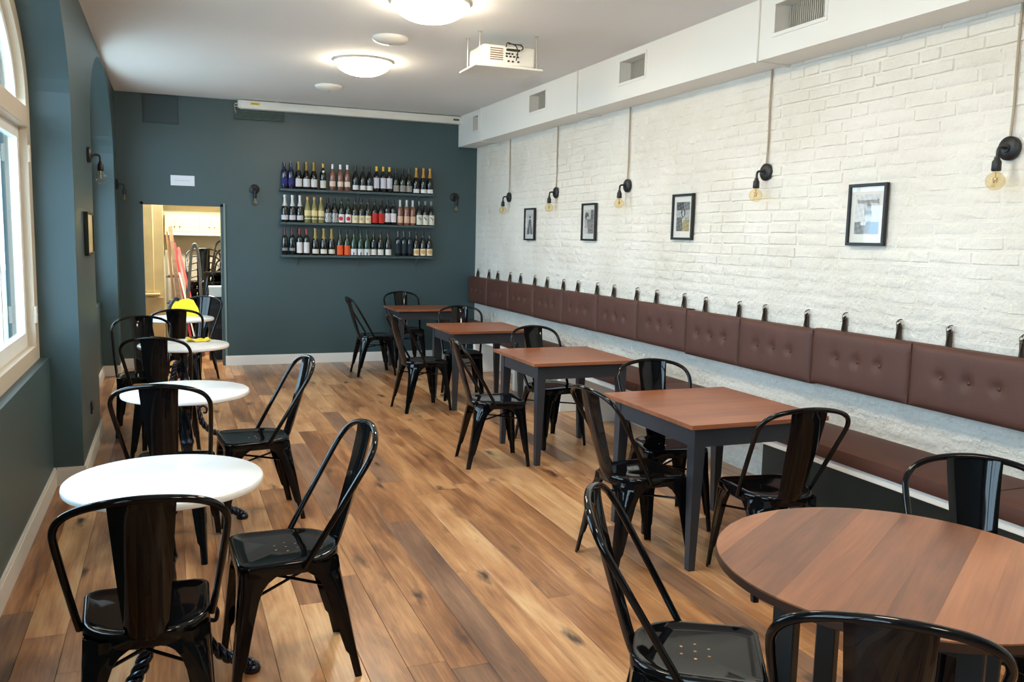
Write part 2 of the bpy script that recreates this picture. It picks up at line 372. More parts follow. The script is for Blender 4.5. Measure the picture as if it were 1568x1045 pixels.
# ---- right wall of white painted brick
wr = struct(MB().box(RW, RW + 0.12, REAR, BACK, -0.05, CZ).build('wall_right', M_BRICK))
def brick_mesh(seed, Lb, Hb, proud):
    rr = random.Random(seed); nx, nz = 4, 3; vs = []; fs = []
    for k in range(nz):
        for i in range(nx):
            u, v = i / (nx - 1) - .5, k / (nz - 1) - .5
            vs.append((-proud - rr.uniform(-0.003, 0.003), u * (Lb - 0.012) + rr.uniform(-.003, .003), v * (Hb - 0.012) + rr.uniform(-.003, .003)))
    for k in range(nz - 1):
        for i in range(nx - 1): fs.append((k * nx + i, k * nx + i + 1, (k + 1) * nx + i + 1, (k + 1) * nx + i))
    border = [i for i in range(nx)] + [k * nx + nx - 1 for k in range(1, nz)] + [(nz - 1) * nx + i for i in range(nx - 2, -1, -1)] + [k * nx for k in range(nz - 2, 0, -1)]
    o = len(vs)
    for bi in border:
        i, k = bi % nx, bi // nx; u, v = i / (nx - 1) - .5, k / (nz - 1) - .5
        vs.append((0.002, u * Lb + rr.uniform(-.002, .002), v * Hb + rr.uniform(-.002, .002)))
    n = len(border)
    for q in range(n): fs.append((border[q], border[(q + 1) % n], o + (q + 1) % n, o + q))
    return vs, fs
BL, BH, GAP, ROWH = 0.262, 0.064, 0.011, 0.0765
rb = random.Random(11); spots = []
for row in range(int(CZ / ROWH) + 1):
    z = 0.04 + row * ROWH
    if z > 2.80: break
    y = REAR + rb.uniform(0, 0.27)
    while y < BACK - 0.06:
        half = rb.random() < 0.22
        Lb = (0.125 if half else BL) * rb.uniform(0.95, 1.04)
        if y + Lb > BACK - 0.01: break
        spots.append((y + Lb / 2, z + rb.uniform(-.003, .003), half)); y += Lb + GAP
variants = {}
for half in (False, True):
    for q in range(7):
        for pr in range(3):
            v_, f_ = brick_mesh(q * 31 + pr, (0.125 if half else BL), BH, (0.0016, 0.0044, 0.0080)[pr])
            me = bpy.data.meshes.new('brick'); me.from_pydata(v_, [], f_); me.update(); me.materials.append(M_BRICK)
            bm_ = bmesh.new(); bm_.from_mesh(me); bmesh.ops.recalc_face_normals(bm_, faces=bm_.faces[:]); bm_.to_mesh(me); bm_.free(); me.shade_smooth(); me.set_sharp_from_angle(angle=R(38))
            variants[(half, q, pr)] = (me, v_, f_)
def proudness(y, z):
    s_ = math.sin(y * 1.9 + z * 2.3) + math.sin(y * 0.8 - z * 3.1 + 1.7) + (0.9 if y < 5.6 and z > 1.5 else -0.3)
    if z < 1.55: s_ -= 1.6 * (1.55 - z) / 0.4
    return 2 if s_ > 1.1 else (1 if s_ > -0.3 else 0)
vis = sorted([s_ for s_ in spots if s_[0] > 2.85 and 1.12 < s_[1] < 2.78], key=lambda s_: s_[0])[:300]
visset = set(vis); rest = MB()
for (y, z, half) in spots:
    me, v_, f_ = variants[(half, rb.randrange(7), proudness(y, z))]
    if (y, z, half) in visset:
        o = link('brick', me, wr); o.location = (RW, y, z)
    else:
        rest.add([(p[0] + RW, p[1] + y, p[2] + z) for p in v_], f_)
ro = rest.build('brickwork', M_BRICK, wr, 38); ro['kind'] = 'stuff'

# ---- boxed duct along the right wall with recessed grilles
DXF, DZB = 3.545, 2.785
VENTS = [(10.13, 10.33), (8.10, 8.52), (6.15, 6.57), (4.12, 4.57), (2.05, 2.50)]
VZ0, VZ1 = 2.925, 3.105
dm = MB().box(DXF, RW - 0.001, REAR, BACK - 0.001, DZB, DZB + 0.012)
dm.box(DXF, DXF + 0.012, REAR, BACK - 0.001, DZB + 0.012, VZ0).box(DXF, DXF + 0.012, REAR, BACK - 0.001, VZ1, CZ - 0.001)
yy = REAR
for (a, b) in sorted(VENTS): dm.box(DXF, DXF + 0.012, yy, a, VZ0, VZ1); yy = b
dm.box(DXF, DXF + 0.012, yy, BACK - 0.001, VZ0, VZ1)
duct = struct(dm.build('trim_1', M_DUCT))
for ysm in (10.03, 7.38, 4.73, 2.1 - 0.4):
    MB().bbox(DXF - 0.014, DXF + 0.001, ysm - 0.012, ysm + 0.012, DZB - 0.012, CZ - 0.001, 0.003).bbox(DXF - 0.01, RW - 0.002, ysm - 0.012, ysm + 0.012, DZB - 0.012, DZB + 0.001, 0.003).build('duct_flange', M_DUCT, duct)
M_GRILLE = mat('grey_grille', srgb(190, 184, 172), 0.5)
for n_, (a, b) in enumerate(VENTS[:4]):
    lab = ['white wall grille at the far end of the duct, beside the screen housing', 'white duct grille above the far framed picture, second from the back wall', 'white duct grille between the flange and the projector, third from the back wall', 'large white duct grille at the top edge with dark louvres, nearest to the viewer'][n_]
    g = tag(empty('air_grille', (DXF, (a + b) / 2, VZ0)), lab, 'air grille', 'grilles in the white duct')
    hwid = (b - a) / 2; hgt = VZ1 - VZ0
    f = MB()
    for (y0, y1, z0, z1) in ((-hwid - .02, hwid + .02, -.02, .004), (-hwid - .02, hwid + .02, hgt - .004, hgt + .02), (-hwid - .02, -hwid + .004, .004, hgt - .004), (hwid - .004, hwid + .02, .004, hgt - .004)):
        f.bbox(-.006, .001, y0, y1, z0, z1, 0.002)
    f.build('frame', M_DUCT, g)
    MB().box(0.012, 0.12, hwid, hwid + .003, 0, hgt).box(0.012, 0.12, -hwid - .003, -hwid, 0, hgt).box(.012, .12, -hwid, hwid, hgt, hgt + .003).box(.012, .12, -hwid, hwid, -.003, 0).build('recess', M_DUCT, g)
    MB().box(0.120, 0.126, -hwid, hwid, 0, hgt).build('backing', mat('dark_grille_void', srgb(70, 64, 54), 0.8), g)
    k = 0; yv = -hwid + 0.006
    sl = MB().box(-0.012, 0.006, -0.0035, 0.0035, 0.0, hgt); so = None
    while yv < hwid - 0.004:
        if so is None: so = sl.build('slat', M_GRILLE, g); o = so
        else: o = so.copy(); COL.objects.link(o); o.parent = g
        o.location = (0.113, yv, 0); yv += 0.0185

# ================================================================== CEILING FITTINGS
M_LAMP = emit('lit_lamp_diffuser', LAMP_COL, LAMP_STRENGTH)
def lamp_label(y): return {7.9: 'lit round ceiling lamp nearer the back wall, blown out to white', 5.75: 'lit round ceiling lamp at the top edge of the picture, left of the projector', 3.6: 'lit ceiling lamp above the nearest square table, out of the picture', 1.45: 'lit ceiling lamp above the large round table, out of the picture', -0.7: 'lit ceiling lamp behind the viewer, out of the picture'}[y]
def ceiling_lamp(x, y):
    t_ = tag(empty('ceiling_lamp', (x, y, CZ)), lamp_label(y), 'ceiling lamp', 'lit ceiling lamps in a row')
    MB().lathe([(0.001, 0.0), (0.262, 0.0), (0.262, -0.018), (0.245, -0.022), (0.001, -0.022)], 40).build('base', M_WHITE, t_, 40)
    prof_ = [(0.24 * math.cos(a), -0.022 - 0.11 * math.sin(a)) for a in [i * math.pi / 2 / 8 for i in range(9)]]; prof_[-1] = (0.001, -0.132)
    MB().lathe(prof_, 32).build('diffuser', M_LAMP, t_, 60)
for y in (7.9, 5.75, 3.6, 1.45, -0.7): ceiling_lamp(1.66, y)
for (x, y, lab) in ((1.66, 6.88, 'unlit white ceiling dome between the two lit lamps'), (1.60, 9.36, 'unlit white ceiling dome between the far lit lamp and the back wall')):
    t_ = tag(empty('ceiling_dome', (x, y, CZ)), lab, 'smoke detector', 'unlit ceiling domes')
    MB().lathe([(0.001, 0), (0.14, 0), (0.142, -0.012), (0.13, -0.03), (0.085, -0.048), (0.03, -0.054), (0.001, -0.055)], 32).build('cover', M_WHITE, t_, 50)
    MB().lathe([(0.001, -0.054), (0.012, -0.054), (0.010, -0.060), (0.001, -0.060)], 12).build('sensor', M_GRILLE, t_, 40)

# ---- projector
pj = tag(empty('projector', (2.18, 6.27, 2.905)), 'white ceiling-hung projector on a flat white plate with rods', 'projector')
MB().bbox(-0.02, 0.53, -0.01, 0.38, -0.004, 0.012, 0.004).build('mounting_plate', M_WHITE, pj)
MB().bbox(0.045, 0.47, 0.01, 0.34, 0.012, 0.165, 0.018, 3).build('body', M_WHITE, pj, 40)
for i in range(6): MB().bbox(0.10, 0.205, 0.004, 0.014, 0.052 + i * 0.016, 0.060 + i * 0.016, 0.002).build('vent_slat', mat('brown_vent', srgb(150, 132, 112), 0.6), pj)
for zz, xs in ((0.105, (0.235, 0.255, 0.28, 0.32)), (0.085, (0.235, 0.265, 0.295, 0.325)), (0.05, (0.25, 0.285, 0.33))):
    for xx in xs: MB().bbox(xx - 0.008, xx + 0.008, 0.003, 0.014, zz - 0.006, zz + 0.006, 0.002).build('socket', mat('black_plastic', srgb(30, 28, 26), 0.5), pj)
MB().bbox(0.23, 0.34, -0.012, 0.014, 0.125, 0.140, 0.005, 2).build('plug', mat('black_plastic', srgb(30, 28, 26), 0.5), pj, 40)
MB().tube(spline([(0.225, 0.0, 0.15), (0.232, -0.01, 0.18), (0.27, -0.015, 0.172), (0.34, -0.015, 0.17), (0.358, -0.012, 0.15), (0.345, -0.008, 0.135)]), 0.0045).tube(spline([(0.24, -0.006, 0.175), (0.29, -0.02, 0.165), (0.31, -0.025, 0.12), (0.305, -0.012, 0.055)]), 0.0045).build('cable', mat('black_plastic', srgb(30, 28, 26), 0.5), pj, 60)
for (x, y) in ((0.045, 0.09), (0.04, 0.36), (0.50, 0.06), (0.49, 0.35)): MB().lathe([(0.006, 0.01), (0.006, 0.262), (0.016, 0.263), (0.016, 0.266)], 8, Matrix.Translation((x, y, 0))).build('rod', M_STEEL, pj, 40)
MB().bbox(0.042, 0.048, 0.06, 0.10, 0.07, 0.11, 0.002).build('lens_window', M_GRILLE, pj)

# ---- rolled projection screen housing under the ceiling on the back wall
sh = tag(empty('projection_screen', (0.79, BACK, 3.075)), 'long white projection screen housing mounted under the ceiling', 'screen')
MB().bbox(0.02, 2.80, -0.13, -0.02, -0.01, 0.085, 0.012, 2).build('case', M_WHITE, sh, 40)
MB().bbox(0.0, 0.02, -0.125, -0.025, -0.004, 0.08, 0.004).build('end_cap', M_WHITE, sh); MB().bbox(2.80, 2.815, -0.125, -0.025, -0.004, 0.08, 0.004).build('end_cap', M_WHITE, sh)
MB().box(0.05, 2.78, -0.02, 0.0, 0.02, 0.06).build('wall_rail', M_GRILLE, sh)
for x in (0.42, 2.45): MB().box(x, x + 0.06, -0.10, -0.03, 0.084, 0.0945).build('bracket', M_STEEL, sh)
MB().box(0.14, 0.245, -0.132, -0.13, 0.035, 0.062).build('sticker', mat('yellow_sticker', srgb(226, 204, 60), 0.5), sh)
MB().box(0.155, 0.23, -0.1335, -0.132, 0.044, 0.053).build('sticker_print', mat('yellow_print', srgb(190, 150, 20), 0.5), sh)
MB().box(2.64, 2.72, -0.132, -0.13, 0.028, 0.052).build('maker_plate', mat('dark_plate', srgb(90, 90, 88), 0.4), sh)
MB().tube(spline([(0.0, -0.07, 0.04), (-0.03, -0.07, 0.045), (-0.035, -0.07, 0.0), (-0.02, -0.07, -0.06)]), 0.004).box(-0.03, 0.0, -0.09, -0.04, 0.04, 0.05).box(-0.03, 0.0, -0.09, -0.04, 0.01, 0.018).build('pull_cord', M_STEEL, sh)

# ---- louvre grille and painted panel high on the back wall
g = tag(empty('wall_louvre', (0.735, BACK, 2.935)), 'dark green louvred air grille under the left end of the screen housing', 'air grille')
MB().box(0, 0.61, -0.016, 0, 0, 0.012).box(0, 0.61, -0.016, 0, 0.118, 0.13).box(0, 0.012, -0.016, 0, 0.012, 0.118).box(0.598, 0.61, -0.016, 0, 0.012, 0.118).build('frame', M_TEAL, g)
MB().box(0.012, 0.598, -0.003, 0, 0.012, 0.118).build('backing', mat('dark_void', srgb(20, 24, 24), 0.8), g)
for i in range(6): MB().box(0.012, 0.598, -0.016, -0.004, -0.001, 0.004, Matrix.Translation((0, 0, 0.02 + i * 0.0165)) @ Matrix.Rotation(R(-25), 4, 'X')).build('slat', mat('grey_green_slat', srgb(112, 128, 122), 0.4), g)
ap = tag(empty('access_panel', (-0.245, BACK, 2.84)), 'dark square painted access panel high on the teal wall above the doorway', 'access panel')
MB().bbox(0, 0.385, -0.012, 0, 0, 0.325, 0.003).build('panel', mat('dark_teal_panel', srgb(48, 66, 72), 0.55), ap)
MB().bbox(0.014, 0.371, -0.018, -0.011, 0.014, 0.311, 0.003).build('inner_panel', mat('dark_teal_panel', srgb(48, 66, 72), 0.55), ap)

# ---- paper sign above the doorway
sg = tag(empty('door_sign', (0.036, BACK, 2.143)), 'small white rectangular sign above the doorway', 'sign')
MB().bbox(0, 0.262, -0.01, 0, 0, 0.118, 0.002).build('board', mat('sign_white', srgb(226, 228, 236), 0.5), sg)
MB().box(0.045, 0.215, -0.011, -0.009, 0.056, 0.063).build('faint_lettering', mat('sign_pink_print', srgb(206, 196, 210), 0.5), sg)

# ================================================================== SCONCES
def sconce_proto():
    t_ = empty('wall_lamp')                                  # local: wall at y=0, room towards -y
    RX = Matrix.Rotation(R(90), 4, 'X')
    MB().lathe([(0.001, 0), (0.058, 0), (0.058, 0.018), (0.05, 0.026), (0.022, 0.03), (0.018, 0.038), (0.001, 0.038)], 24, RX).build('wall_plate', M_IRON, t_, 40)
    MB().tube(spline([(0, -0.03, 0.0), (0, -0.06, 0.004), (0, -0.082, -0.006), (0, -0.086, -0.045)], 5), 0.008, 10).build('arm', M_IRON, t_, 60)
    MB().lathe([(0.001, -0.022), (0.013, -0.022), (0.014, -0.034), (0.021, -0.044), (0.0225, -0.085), (0.019, -0.090), (0.001, -0.090)], 18, Matrix.Translation((0, -0.086, -0.022))).build('bulb_holder', M_IRON, t_, 40)
    prof_ = [(0.013, -0.088), (0.014, -0.098)] + [(0.044 * math.sin(a), -0.137 + 0.044 * math.cos(a)) for a in [R(28) + i * R(152) / 12 for i in range(13)]]
    prof_[-1] = (0.0005, prof_[-1][1])
    b_ = MB().lathe(prof_, 20, Matrix.Translation((0, -0.086, -0.022))).build('bulb', M_BULB, t_, 80)
    MB().tube([Vector(p) + Vector((0, 0.032, -0.022)) for p in spline([(-0.012, -0.118, -0.12), (-0.008, -0.118, -0.145), (-0.004, -0.112, -0.122), (0, -0.124, -0.145), (0.004, -0.112, -0.122), (0.008, -0.118, -0.145), (0.012, -0.118, -0.12)], 4)], 0.0018, 5).tube([(0, -0.086, -0.112), (0, -0.086, -0.147)], 0.003, 6).build('filament', M_BRASS, b_, 60)
    return t_
SP = sconce_proto(); NSC = [0]
def sconce(loc, rz, label, clear=False, cable=False):
    NSC[0] += 1; t_ = copy_tree(SP) if NSC[0] < 9 else SP      # nine lamps; the first one built is placed last
    t_.location = loc; t_.rotation_euler = (0, 0, rz); tag(t_, label, 'wall lamp', 'bare-bulb wall lamps')
    if clear:
        for ch in t_.children:
            if ch.name.startswith('bulb') and not ch.name.startswith('bulb_h'):
                ch.data = ch.data.copy(); ch.data.materials[0] = M_BULBC
    if cable:
        top = DZB - loc[2]
        MB().tube(spline([(0, -0.012, 0.045), (0.003, -0.008, 0.2), (-0.002, -0.008, top * 0.6), (0.0, -0.008, top + 0.0)], 5), 0.0065, 8).build('flex', mat('beige_flex', srgb(176, 160, 138), 0.7), t_, 60)
    return t_
RWL = RW - 0.006
for y, lab in ((9.68, 'amber globe wall lamp on the white brick nearest the back wall'), (8.33, 'amber globe wall lamp between the two farthest framed pictures'), (6.81, 'amber globe wall lamp between the second and third pictures from the back'),
               (4.89, 'amber globe wall lamp left of the nearest picture on the brick'), (3.055, 'amber globe wall lamp at the right edge of the picture, nearest the viewer')):
    sconce((RWL, y, 2.105), R(-90), lab, cable=True)
sconce((0.972, BACK, 2.135), 0, 'clear bulb wall lamp on the teal wall between doorway and bottle shelves', True)
sconce((3.50, BACK, 2.135), 0, 'clear bulb wall lamp on the teal wall right of the bottle shelves', True)
sconce((LW, 7.02, 2.15), R(90), 'clear bulb wall lamp on the left pier above the small framed picture', True)
sconce((LW, 10.66, 2.12), R(90), 'clear bulb wall lamp in the far left corner beside the doorway', True)

# ================================================================== FRAMED PICTURES
def print_mat():
    m, nt, p = new_mat('monochrome_print'); a = nt.nodes.new('ShaderNodeVertexColor'); a.layer_name = 'Col'
    nt.links.new(a.outputs[0], p.inputs['Base Color']); p.inputs['Roughness'].default_value = 0.35
    return m
M_PRINT = print_mat()
def ell(u, v, cu, cv, ru, rv): return ((u - cu) / ru) ** 2 + ((v - cv) / rv) ** 2 < 1
def picture_fn(k):
    rr = random.Random(k)
    def f(u, v):                                               # u right, v up, 0..1 -> grey / rgb
        n = 0.04 * math.sin(u * 31 + v * 17) + 0.04 * math.sin(v * 43 - u * 11) + rr.uniform(-.03, .03)
        if k == 0:                                             # standing figure on pale ground
            g_ = 0.62 + 0.1 * v
            if abs(u - 0.5) < 0.34 * (0.95 - v) + 0.10 and v < 0.72: g_ = 0.12 + 0.25 * abs(u - 0.5)
            if ell(u, v, 0.5, 0.84, 0.13, 0.07): g_ = 0.16
            if v < 0.34 and abs(u - 0.52) < 0.10 + 0.1 * (0.3 - v): g_ = 0.5
        elif k == 1:
            g_ = 0.35 + 0.3 * v
            if ell(u, v, 0.25, 0.74, 0.22, 0.16): g_ = 0.12
            if ell(u, v, 0.36, 0.62, 0.14, 0.1): g_ = 0.66
            if v < 0.6 and u > 0.3 + 0.35 * (0.5 - v): g_ = 0.24
            if u > 0.68 and v > 0.6: g_ = 0.18
            if v < 0.22 and u < 0.4: g_ = 0.68
        elif k == 2:
            g_ = 0.5
            if v > 0.72: g_ = 0.10 if u < 0.55 else 0.22
            if ell(u, v, 0.52, 0.64, 0.16, 0.17): g_ = 0.12
            if ell(u, v, 0.52, 0.61, 0.075, 0.11): g_ = 0.66
            if v < 0.46 and abs(u - 0.5) < 0.46: g_ = 0.16 if u < 0.5 else 0.40
            if ell(u, v, 0.55, 0.38, 0.09, 0.07): g_ = 0.72
            if u > 0.55 and v < 0.4: return (0.36 + n, 0.31 + n, 0.16 + n)
        elif k == 3:
            g_ = 0.70
            if abs(v - 0.82) < 0.035 + 0.05 * abs(u - 0.5) and 0.06 < u < 0.96: g_ = 0.30
            if abs(u - 0.5 - 0.1 * (0.8 - v)) < 0.15 and 0.25 < v < 0.84: g_ = 0.42 + 0.2 * math.sin(v * 20)
            if ell(u, v, 0.55, 0.72, 0.10, 0.08): g_ = 0.25
            if v < 0.3: g_ = 0.22 if u < 0.6 else 0.34
            if v < 0.3 and u > 0.6: return (0.24 + n, 0.36 + n, 0.52 + n)
            if ell(u, v, 0.36, 0.27, 0.12, 0.05): g_ = 0.72
        else:
            g_ = 0.25 + 0.5 * v
        g_ = max(0.01, g_ + n); return (g_, g_, g_ * 0.98)
    return f
def picture(loc, rz, wd, ht, k, label):
    t_ = tag(empty('framed_picture', loc, rz), label, 'picture', 'black framed photographs')   # local: wall at y=0
    b = 0.018; d = 0.028
    MB().bbox(-wd / 2, wd / 2, -d, -0.002, 0, b, .002).bbox(-wd / 2, wd / 2, -d, -0.002, ht - b, ht, .002).bbox(-wd / 2, -wd / 2 + b, -d, -0.002, b, ht - b, .002).bbox(wd / 2 - b, wd / 2, -d, -0.002, b, ht - b, .002).build('frame', M_IRON, t_)
    MB().box(-wd / 2 + b, wd / 2 - b, -0.012, -0.002, b, ht - b).build('mat_board', mat('passepartout', srgb(236, 234, 226), 0.7), t_)
    nu, nv = 26, 36; x0, x1, z0, z1 = -wd / 2 + b + 0.035, wd / 2 - b - 0.035, b + 0.05, ht - b - 0.045
    vs_ = [(x0 + (x1 - x0) * i / nu, -0.0135, z0 + (z1 - z0) * j / nv) for j in range(nv + 1) for i in range(nu + 1)]
    fs_ = [(j * (nu + 1) + i, j * (nu + 1) + i + 1, (j + 1) * (nu + 1) + i + 1, (j + 1) * (nu + 1) + i) for j in range(nv) for i in range(nu)]
    me = bpy.data.meshes.new('photograph'); me.from_pydata(vs_, [], fs_); me.update(); me.materials.append(M_PRINT)
    ca = me.color_attributes.new('Col', 'FLOAT_COLOR', 'CORNER'); fn = picture_fn(k); li = 0
    for j in range(nv):
        for i in range(nu):
            col_ = fn((i + .5) / nu, (j + .5) / nv)
            for q in range(4): ca.data[li].color = (*col_, 1); li += 1
    link('photograph', me, t_)
    MB().box(-wd / 2 + b - .001, wd / 2 - b + .001, -0.0225, -0.0205, b - .001, ht - b + .001).build('glass_pane', M_PGL, t_)
M_PGL = glass('picture_glass', (0.97, 0.97, 0.97, 1), refl=1.35)
for k, (y, z, lab) in enumerate(((9.005, 1.60, 'framed photograph of a standing figure on the brick, nearest the back wall'), (7.53, 1.612, 'framed black and white photograph, second from the back wall on the brick'),
                                 (5.885, 1.637, 'framed photograph of a woman in dark hood on the brick'), (3.94, 1.622, 'largest framed photograph on the brick, its glass mirroring the windows'))):
    picture((RWL - 0.002, y, z), R(-90), 0.295, 0.36, k, lab)
picture((LW, 6.80, 1.435), R(90), 0.50, 0.30, 9, 'small framed picture seen edge-on on the left pier under its lamp')

# ================================================================== BOTTLE SHELVES
M_SHELF = mat('teal_shelf_paint', srgb(66, 84, 88), 0.5)
SHZ = (2.155, 1.752, 1.357); SX0, SX1 = 1.262, 3.178
shelf_lab = ('top teal wall shelf holding the blue and gold-foil bottles', 'middle teal wall shelf holding the red-label bottles', 'bottom teal wall shelf holding the orange-label bottles')
for i, z in enumerate(SHZ):
    t_ = tag(empty('wall_shelf', (SX0, BACK, z)), shelf_lab[i], 'shelf', 'wine shelves on the teal wall')
    MB().bbox(0, SX1 - SX0, -0.14, -0.002, -0.028, 0.0, 0.003).build('board', M_SHELF, t_)
    for bx in (0.21, 0.965, 1.725):
        MB().box(bx - 0.014, bx + 0.014, -0.010, -0.001, -0.14, -0.028).box(bx - 0.014, bx + 0.014, -0.12, -0.010, -0.036, -0.028).prism([(-0.01, -0.13), (-0.11, -0.036), (-0.098, -0.036), (-0.01, -0.116)], bx - 0.004, bx + 0.004, 'x').build('bracket', M_SHELF, t_)
BP = {  # (radius, z) profiles; h = cap start
 'bord': ([(0.001, 0.004), (0.034, 0.0), (0.0375, 0.006), (0.0375, 0.195), (0.034, 0.215), (0.018, 0.238), (0.0150, 0.25), (0.0145, 0.318), (0.001, 0.318)], 0.262),
 'burg': ([(0.001, 0.004), (0.037, 0.0), (0.0405, 0.006), (0.0405, 0.150), (0.037, 0.180), (0.026, 0.215), (0.0165, 0.245), (0.0145, 0.262), (0.0145, 0.312), (0.001, 0.312)], 0.262),
 'cham': ([(0.001, 0.004), (0.038, 0.0), (0.042, 0.006), (0.042, 0.140), (0.038, 0.172), (0.027, 0.208), (0.018, 0.240), (0.0155, 0.262), (0.0145, 0.300), (0.0175, 0.303), (0.0175, 0.325), (0.001, 0.327)], 0.215),
}
def bmat(c, r=0.08): return mat('bottle_glass_%d_%d_%d' % c, srgb(*c), r, coat=0.5)
def kmat(c): return mat('foil_%d_%d_%d' % c, srgb(*c), 0.35, metal=0.25)
def lmat(c): return mat('paper_%d_%d_%d' % c, srgb(*c), 0.75)
def wavy():
    m, nt, p = new_mat('wavy_black_label'); wv = nt.nodes.new('ShaderNodeTexWave'); wv.inputs['Scale'].default_value = 22; wv.inputs['Distortion'].default_value = 9; wv.inputs['Detail'].default_value = 1
    tc = nt.nodes.new('ShaderNodeTexCoord'); nt.links.new(tc.outputs['Object'], wv.inputs['Vector'])
    cr = nt.nodes.new('ShaderNodeValToRGB'); cr.color_ramp.interpolation = 'CONSTANT'; cr.color_ramp.elements[0].color = (0.01, 0.01, 0.01, 1); cr.color_ramp.elements[1].position = 0.5; cr.color_ramp.elements[1].color = (0.75, 0.75, 0.75, 1)
    nt.links.new(wv.outputs['Fac'], cr.inputs[0]); nt.links.new(cr.outputs[0], p.inputs['Base Color']); return m
M_WAVY = wavy()
DK = (16, 18, 16); GR = (26, 40, 24)
# kind: profile, glass, cap colour, cap start z, cap end z, label colour, label z0, z1, extra, description
KIND = {
 'blue':   ('bord', (24, 26, 62), None, 0, 0, (44, 40, 110), 0.05, 0.125, None, 'dark blue wine bottle with a violet label'),
 'goldw':  ('cham', DK, (150, 122, 56), .225, .33, (214, 212, 214), 0.03, 0.125, None, 'dark champagne bottle with gold neck foil and white label'),
 'medal':  ('bord', DK, (206, 160, 60), .272, .32, (214, 210, 202), 0.025, 0.115, 'medal', 'dark bottle with gold cap and a round white neck medallion'),
 'rose':   ('bord', (124, 82, 66), (226, 222, 222), .262, .32, (226, 206, 190), 0.05, 0.112, None, 'pink rosé bottle with a white cap'),
 'dark':   ('burg', DK, (36, 36, 36), .25, .316, (224, 222, 220), 0.02, 0.075, None, 'dark bottle with a low white label'),
 'yell':   ('bord', DK, (222, 178, 40), .262, .322, (208, 206, 220), 0.05, 0.18, None, 'dark bottle with yellow cap and tall lilac-white label'),
 'greyl':  ('burg', (30, 32, 28), (56, 52, 48), .25, .315, (156, 152, 144), 0.02, 0.095, None, 'dark bottle with a grey label'),
 'orang':  ('cham', DK, (188, 138, 62), .205, .332, (232, 230, 230), 0.012, 0.062, None, 'dark bottle with long orange-gold neck foil and small white label'),
 'silv':   ('cham', DK, (206, 206, 206), .195, .332, (198, 198, 202), 0.03, 0.085, None, 'dark champagne bottle with long silver neck foil'),
 'clear':  ('burg', (136, 130, 82), (206, 146, 66), .278, .316, (228, 206, 150), 0.085, 0.185, 'band', 'pale golden white-wine bottle with cream leaf label'),
 'wavy':   ('burg', DK, (30, 34, 30), .25, .315, 'wavy', 0.012, 0.125, None, 'dark bottle with a black and white zigzag label'),
 'dot':    ('burg', GR, (30, 30, 28), .268, .315, (234, 226, 226), 0.015, 0.115, 'reddot', 'dark bottle with a white label bearing a red circle'),
 'cream':  ('burg', (34, 32, 22), (40, 36, 30), .268, .315, (226, 212, 178), 0.012, 0.105, 'tan', 'dark bottle with a cream label and white neck ring'),
 'red':    ('burg', DK, (34, 30, 30), .268, .315, (196, 44, 36), 0.02, 0.14, None, 'dark bottle with a large red label'),
 'whit':   ('bord', DK, (34, 30, 32), .262, .32, (222, 214, 220), 0.035, 0.145, None, 'dark bottle with a tall plain white label'),
 'rose2':  ('bord', (132, 88, 72), (196, 196, 196), .235, .322, (222, 184, 160), 0.03, 0.115, None, 'pink rosé bottle with silver neck and salmon label'),
 'diag':   ('burg', DK, (120, 116, 110), .268, .315, (222, 220, 206), 0.012, 0.135, 'diag', 'dark bottle with white label crossed by a dark stroke'),
 'mag':    ('bord', DK, (92, 36, 56), .255, .32, (130, 130, 132), 0.05, 0.085, None, 'dark bottle with a magenta cap and silver print'),
 'redc':   ('bord', DK, (150, 50, 48), .258, .32, (216, 208, 208), 0.025, 0.155, None, 'dark bottle with red cap and tall pinkish label'),
 'goldn':  ('cham', DK, (150, 128, 70), .205, .328, (214, 210, 196), 0.02, 0.075, None, 'dark bottle with thin gold neck and small cream label'),
 'oran':   ('burg', GR, (26, 36, 26), .268, .315, (226, 92, 40), 0.008, 0.125, None, 'green bottle with a bright orange label'),
 'green':  ('burg', (24, 56, 40), (26, 38, 30), .268, .315, (218, 218, 222), 0.008, 0.085, 'notch', 'green bottle with a white label and dark notch'),
 'wlow':   ('burg', DK, (40, 40, 38), .268, .315, (222, 220, 214), 0.012, 0.085, None, 'dark bottle with a plain small white label'),
 'navy':   ('bord', (14, 26, 34), None, 0, 0, (20, 36, 46), 0.04, 0.16, None, 'tall blue-black bottle with almost no label'),
 'sun':    ('burg', DK, (44, 40, 36), .268, .315, (230, 212, 182), 0.012, 0.1, 'sun', 'dark bottle with cream label showing an orange sun'),
}
ROWS = (
 [('blue', (1.319, 1.396)), ('goldw', (1.488, 1.58, 1.67)), ('medal', (1.783,)), ('rose', (1.897, 1.992, 2.078)), ('dark', (2.181, 2.274, 2.359)), ('yell', (2.447, 2.530, 2.611)), ('greyl', (2.698, 2.783, 2.866)), ('orang', (2.96, 3.056, 3.144))],
 [('silv', (1.32, 1.41, 1.499)), ('clear', (1.589, 1.672, 1.755)), ('wavy', (1.840, 1.923)), ('dot', (2.006, 2.089)), ('cream', (2.174, 2.257, 2.340)), ('red', (2.424, 2.507)), ('whit', (2.588, 2.665)), ('rose2', (2.752, 2.838, 2.919)), ('diag', (3.002, 3.084, 3.133 + .032))],
 [('mag', (1.316, 1.404)), ('redc', (1.494, 1.576)), ('goldn', (1.684, 1.786, 1.884)), ('oran', (1.988, 2.075)), ('green', (2.160, 2.244, 2.327)), ('wlow', (2.412, 2.50, 2.60)), ('navy', (2.727, 2.805, 2.883)), ('sun', (2.970, 3.060, 3.144))])
